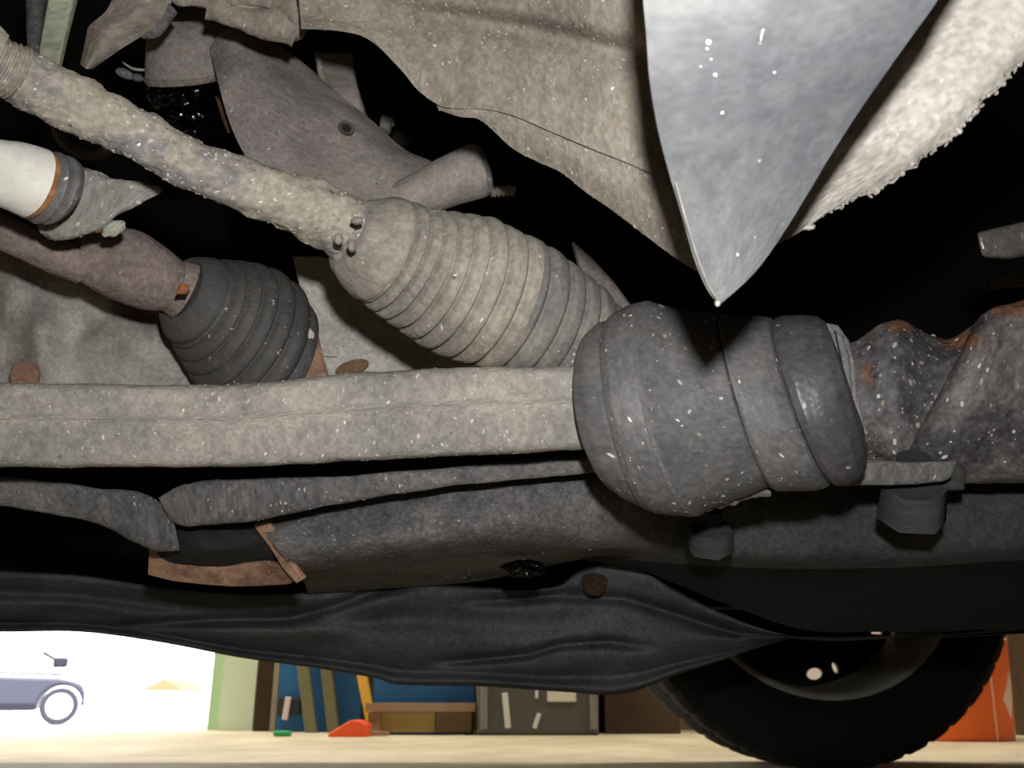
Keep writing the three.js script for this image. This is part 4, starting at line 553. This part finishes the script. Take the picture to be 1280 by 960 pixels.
// ------------------------------------------------------------------ undercoated panel, right lip, hanging flap
{ const t = thing('inner_panel', 'large tan undercoated body panel across the top centre', 'body panel');
  gritOn(part('skin', sheet([[[366, -260, 0.35], [500, -260, 0.33], [640, -260, 0.306], [760, -260, 0.284], [910, -260, 0.262]], [[372, -40, 0.335], [500, -40, 0.312], [640, -40, 0.287], [760, -40, 0.262], [910, -40, 0.237]], [[372, -10, 0.333], [500, -5, 0.312], [640, 8, 0.286], [760, 30, 0.262], [910, 58, 0.236]], [[374, 4, 0.332], [505, 14, 0.314], [640, 34, 0.296], [760, 60, 0.273], [910, 95, 0.245]], [[375, 18, 0.331], [510, 40, 0.312], [640, 62, 0.292], [760, 92, 0.268], [910, 130, 0.24]], [[376, 28, 0.330], [440, 32, 0.32], [515, 80, 0.309], [640, 110, 0.289], [760, 155, 0.263], [910, 220, 0.233]], [[376, 36, 0.330], [425, 39, 0.322], [462, 50, 0.317], [500, 86, 0.311], [524, 114, 0.308], [556, 134, 0.303], [600, 136, 0.295], [640, 144, 0.287], [690, 165, 0.276], [745, 188, 0.264], [790, 206, 0.254], [830, 226, 0.244], [910, 275, 0.23]]], { nu: 150, nv: 80, thick: 0.0015, amp: 0.0014, freq: 45, off: 15 }), M.coat, t), t, 1500, { r0: 0.00014, r1: 0.00045, a: [0.21, 0.185, 0.15], b: [0.5, 0.46, 0.38] });
  gritOn(part('lower_lip', sheet([[[540, 124, 0.307], [600, 130, 0.297], [640, 139, 0.2895], [690, 160, 0.2785], [745, 183, 0.2665], [830, 221, 0.2465], [910, 270, 0.2325]], [[545, 130, 0.307], [600, 142, 0.296], [640, 160, 0.288], [690, 185, 0.278], [745, 215, 0.266], [830, 268, 0.246], [910, 320, 0.232]], [[548, 137, 0.308], [575, 146, 0.302], [602, 151, 0.297], [640, 185, 0.290], [670, 201, 0.285], [702, 216, 0.280], [732, 240, 0.274], [760, 259, 0.268], [800, 289, 0.259], [830, 312, 0.251], [866, 336, 0.243], [910, 352, 0.236]]], { nu: 110, nv: 20, thick: 0.004, amp: 0.0014, freq: 45, off: 15 }), M.coat, t), t, 600, { r0: 0.00014, r1: 0.0005, a: [0.21, 0.185, 0.15], b: [0.5, 0.46, 0.38] }); settle(t); }
{ const t = thing('ragged_lip', 'pale ragged-edged lip of undercoating at the top right', 'body lip');
  gritOn(part('lip', sheet([[[1120, -50, 0.236], [1050, 80, 0.24], [985, 200, 0.244], [940, 312, 0.246]], [[1180, -50, 0.23], [1110, 80, 0.233], [1040, 200, 0.239], [965, 308, 0.243]], [[1270, -40, 0.219], [1190, 70, 0.224], [1105, 190, 0.231], [990, 296, 0.239]], [[1330, 0, 0.211], [1250, 80, 0.216], [1140, 195, 0.225], [1000, 290, 0.236]], [[1350, 30, 0.206], [1284, 74, 0.208], [1270, 82, 0.208], [1256, 102, 0.21], [1243, 116, 0.211], [1230, 124, 0.212], [1217, 146, 0.213], [1208, 150, 0.214], [1196, 168, 0.215], [1176, 182, 0.217], [1166, 186, 0.218], [1150, 200, 0.219], [1147, 209, 0.22], [1132, 213, 0.221], [1116, 230, 0.223], [1110, 229, 0.2235], [1098, 240, 0.225], [1072, 246, 0.227], [1050, 258, 0.229], [1030, 268, 0.231], [1020, 277, 0.232], [1006, 287, 0.233]]], { nu: 170, nv: 26, thick: 0.004, amp: 0.0012, freq: 110, lin: true, off: 17 }), M.strip, t), t, 500, { r0: 0.00015, r1: 0.0006, a: [0.36, 0.33, 0.28], b: [0.62, 0.58, 0.5] }); const rim = []; for (const [x, y, d] of along([[1284, 74, 0.208], [1270, 82, 0.208], [1256, 102, 0.21], [1243, 116, 0.211], [1230, 124, 0.212], [1217, 146, 0.213], [1208, 150, 0.214], [1196, 168, 0.215], [1176, 182, 0.217], [1166, 186, 0.218], [1150, 200, 0.219], [1132, 213, 0.221], [1110, 229, 0.2235], [1098, 240, 0.225], [1072, 246, 0.227], [1050, 258, 0.229], [1030, 268, 0.231]], 44, true)) { rim.push(blob(x + (rnd() - 0.5) * 5, y + (rnd() - 0.5) * 5, d + 0.0005, 1.6 + rnd() * 4.5 * rnd(), 1.2 + rnd() * 2.6 * rnd(), 4, rnd() * 3, 0.7)); }
  part('ragged_edge', mergeGeometries(rim), M.strip, t); part('crumb', blob(1012, 284, 0.234, 7, 3.5, 4, -0.2, 0.3), M.strip, t); settle(t); }
{ const t = thing('hanging_flap', 'smooth grey triangular flap hanging point down at the top', 'flap');
  const Lf = [[794, -320], [800, -60], [804, 0], [808, 45], [812, 100], [822, 160], [836, 215], [851, 265], [868, 325], [884, 362], [897, 378]], Rt = [[1370, -320], [1205, -60], [1172, 0], [1140, 45], [1108, 90], [1072, 142], [1036, 198], [1012, 238], [980, 290], [944, 340], [902, 379]];
  const rows = Lf.map((l, i) => { const r = Rt[i], y = (l[1] + r[1]) / 2, d = 0.168 + 0.030 * smooth(-60, 400, y), b = 0.006 * (1 - Math.max(0, i - 1) / 9); return [0, 0.12, 0.3, 0.5, 0.7, 0.88, 1].map((u) => [l[0] + (r[0] - l[0]) * u, l[1] + (r[1] - l[1]) * u, d + b * (1 - Math.sin(u * Math.PI)) * 0.6]); });
  const blade = part('blade', sheet(rows, { nu: 60, nv: 110, thick: 0.0022, amp: 0.0008, freq: 40, off: 18 }), M.flap, t);
  part('edge_lip', sweep([[843, 228, 846, 228, 0.1872], [850, 254, 853, 253, 0.1893], [867, 312, 870, 311, 0.1935], [883, 354, 886, 353, 0.196], [896, 376, 900, 374, 0.1968]], { sub: 10, seg: 12, deep: 0.6, amp: 0.0002, freq: 300 }), mat(TX.strip, { rough: 0.6, color: 0xc8cccc }), t, 'pale worn edge');
  for (const [x, y, rx, ry, r] of [[886, 52, 3.5, 4.5, 0.3], [884, 61, 2, 2, 0], [876, 82, 2, 2.2, 0], [889, 74, 1.8, 1.8, 0], [894, 93, 2.6, 3.2, -0.4], [903, 141, 2.2, 2.2, 0], [968, 90, 2, 2.4, 0], [954, 36, 1.5, 17, 0.22], [950, 52, 2.6, 3, 0], [922, 318, 1.6, 2.6, 0]]) part('fleck', blob(x, y, depthAt(blade, x, y) + 0.0001, rx, ry, 1.2, r, 0.2), mat(TX.pale, { color: 0xd8d8d4 }), t);
  part('drop', blob(897, 379, 0.1975, 3.4, 4.4, 4), mat(TX.strip, { color: 0xffffff }), t); settle(t); }

renderer.render(scene, camera);
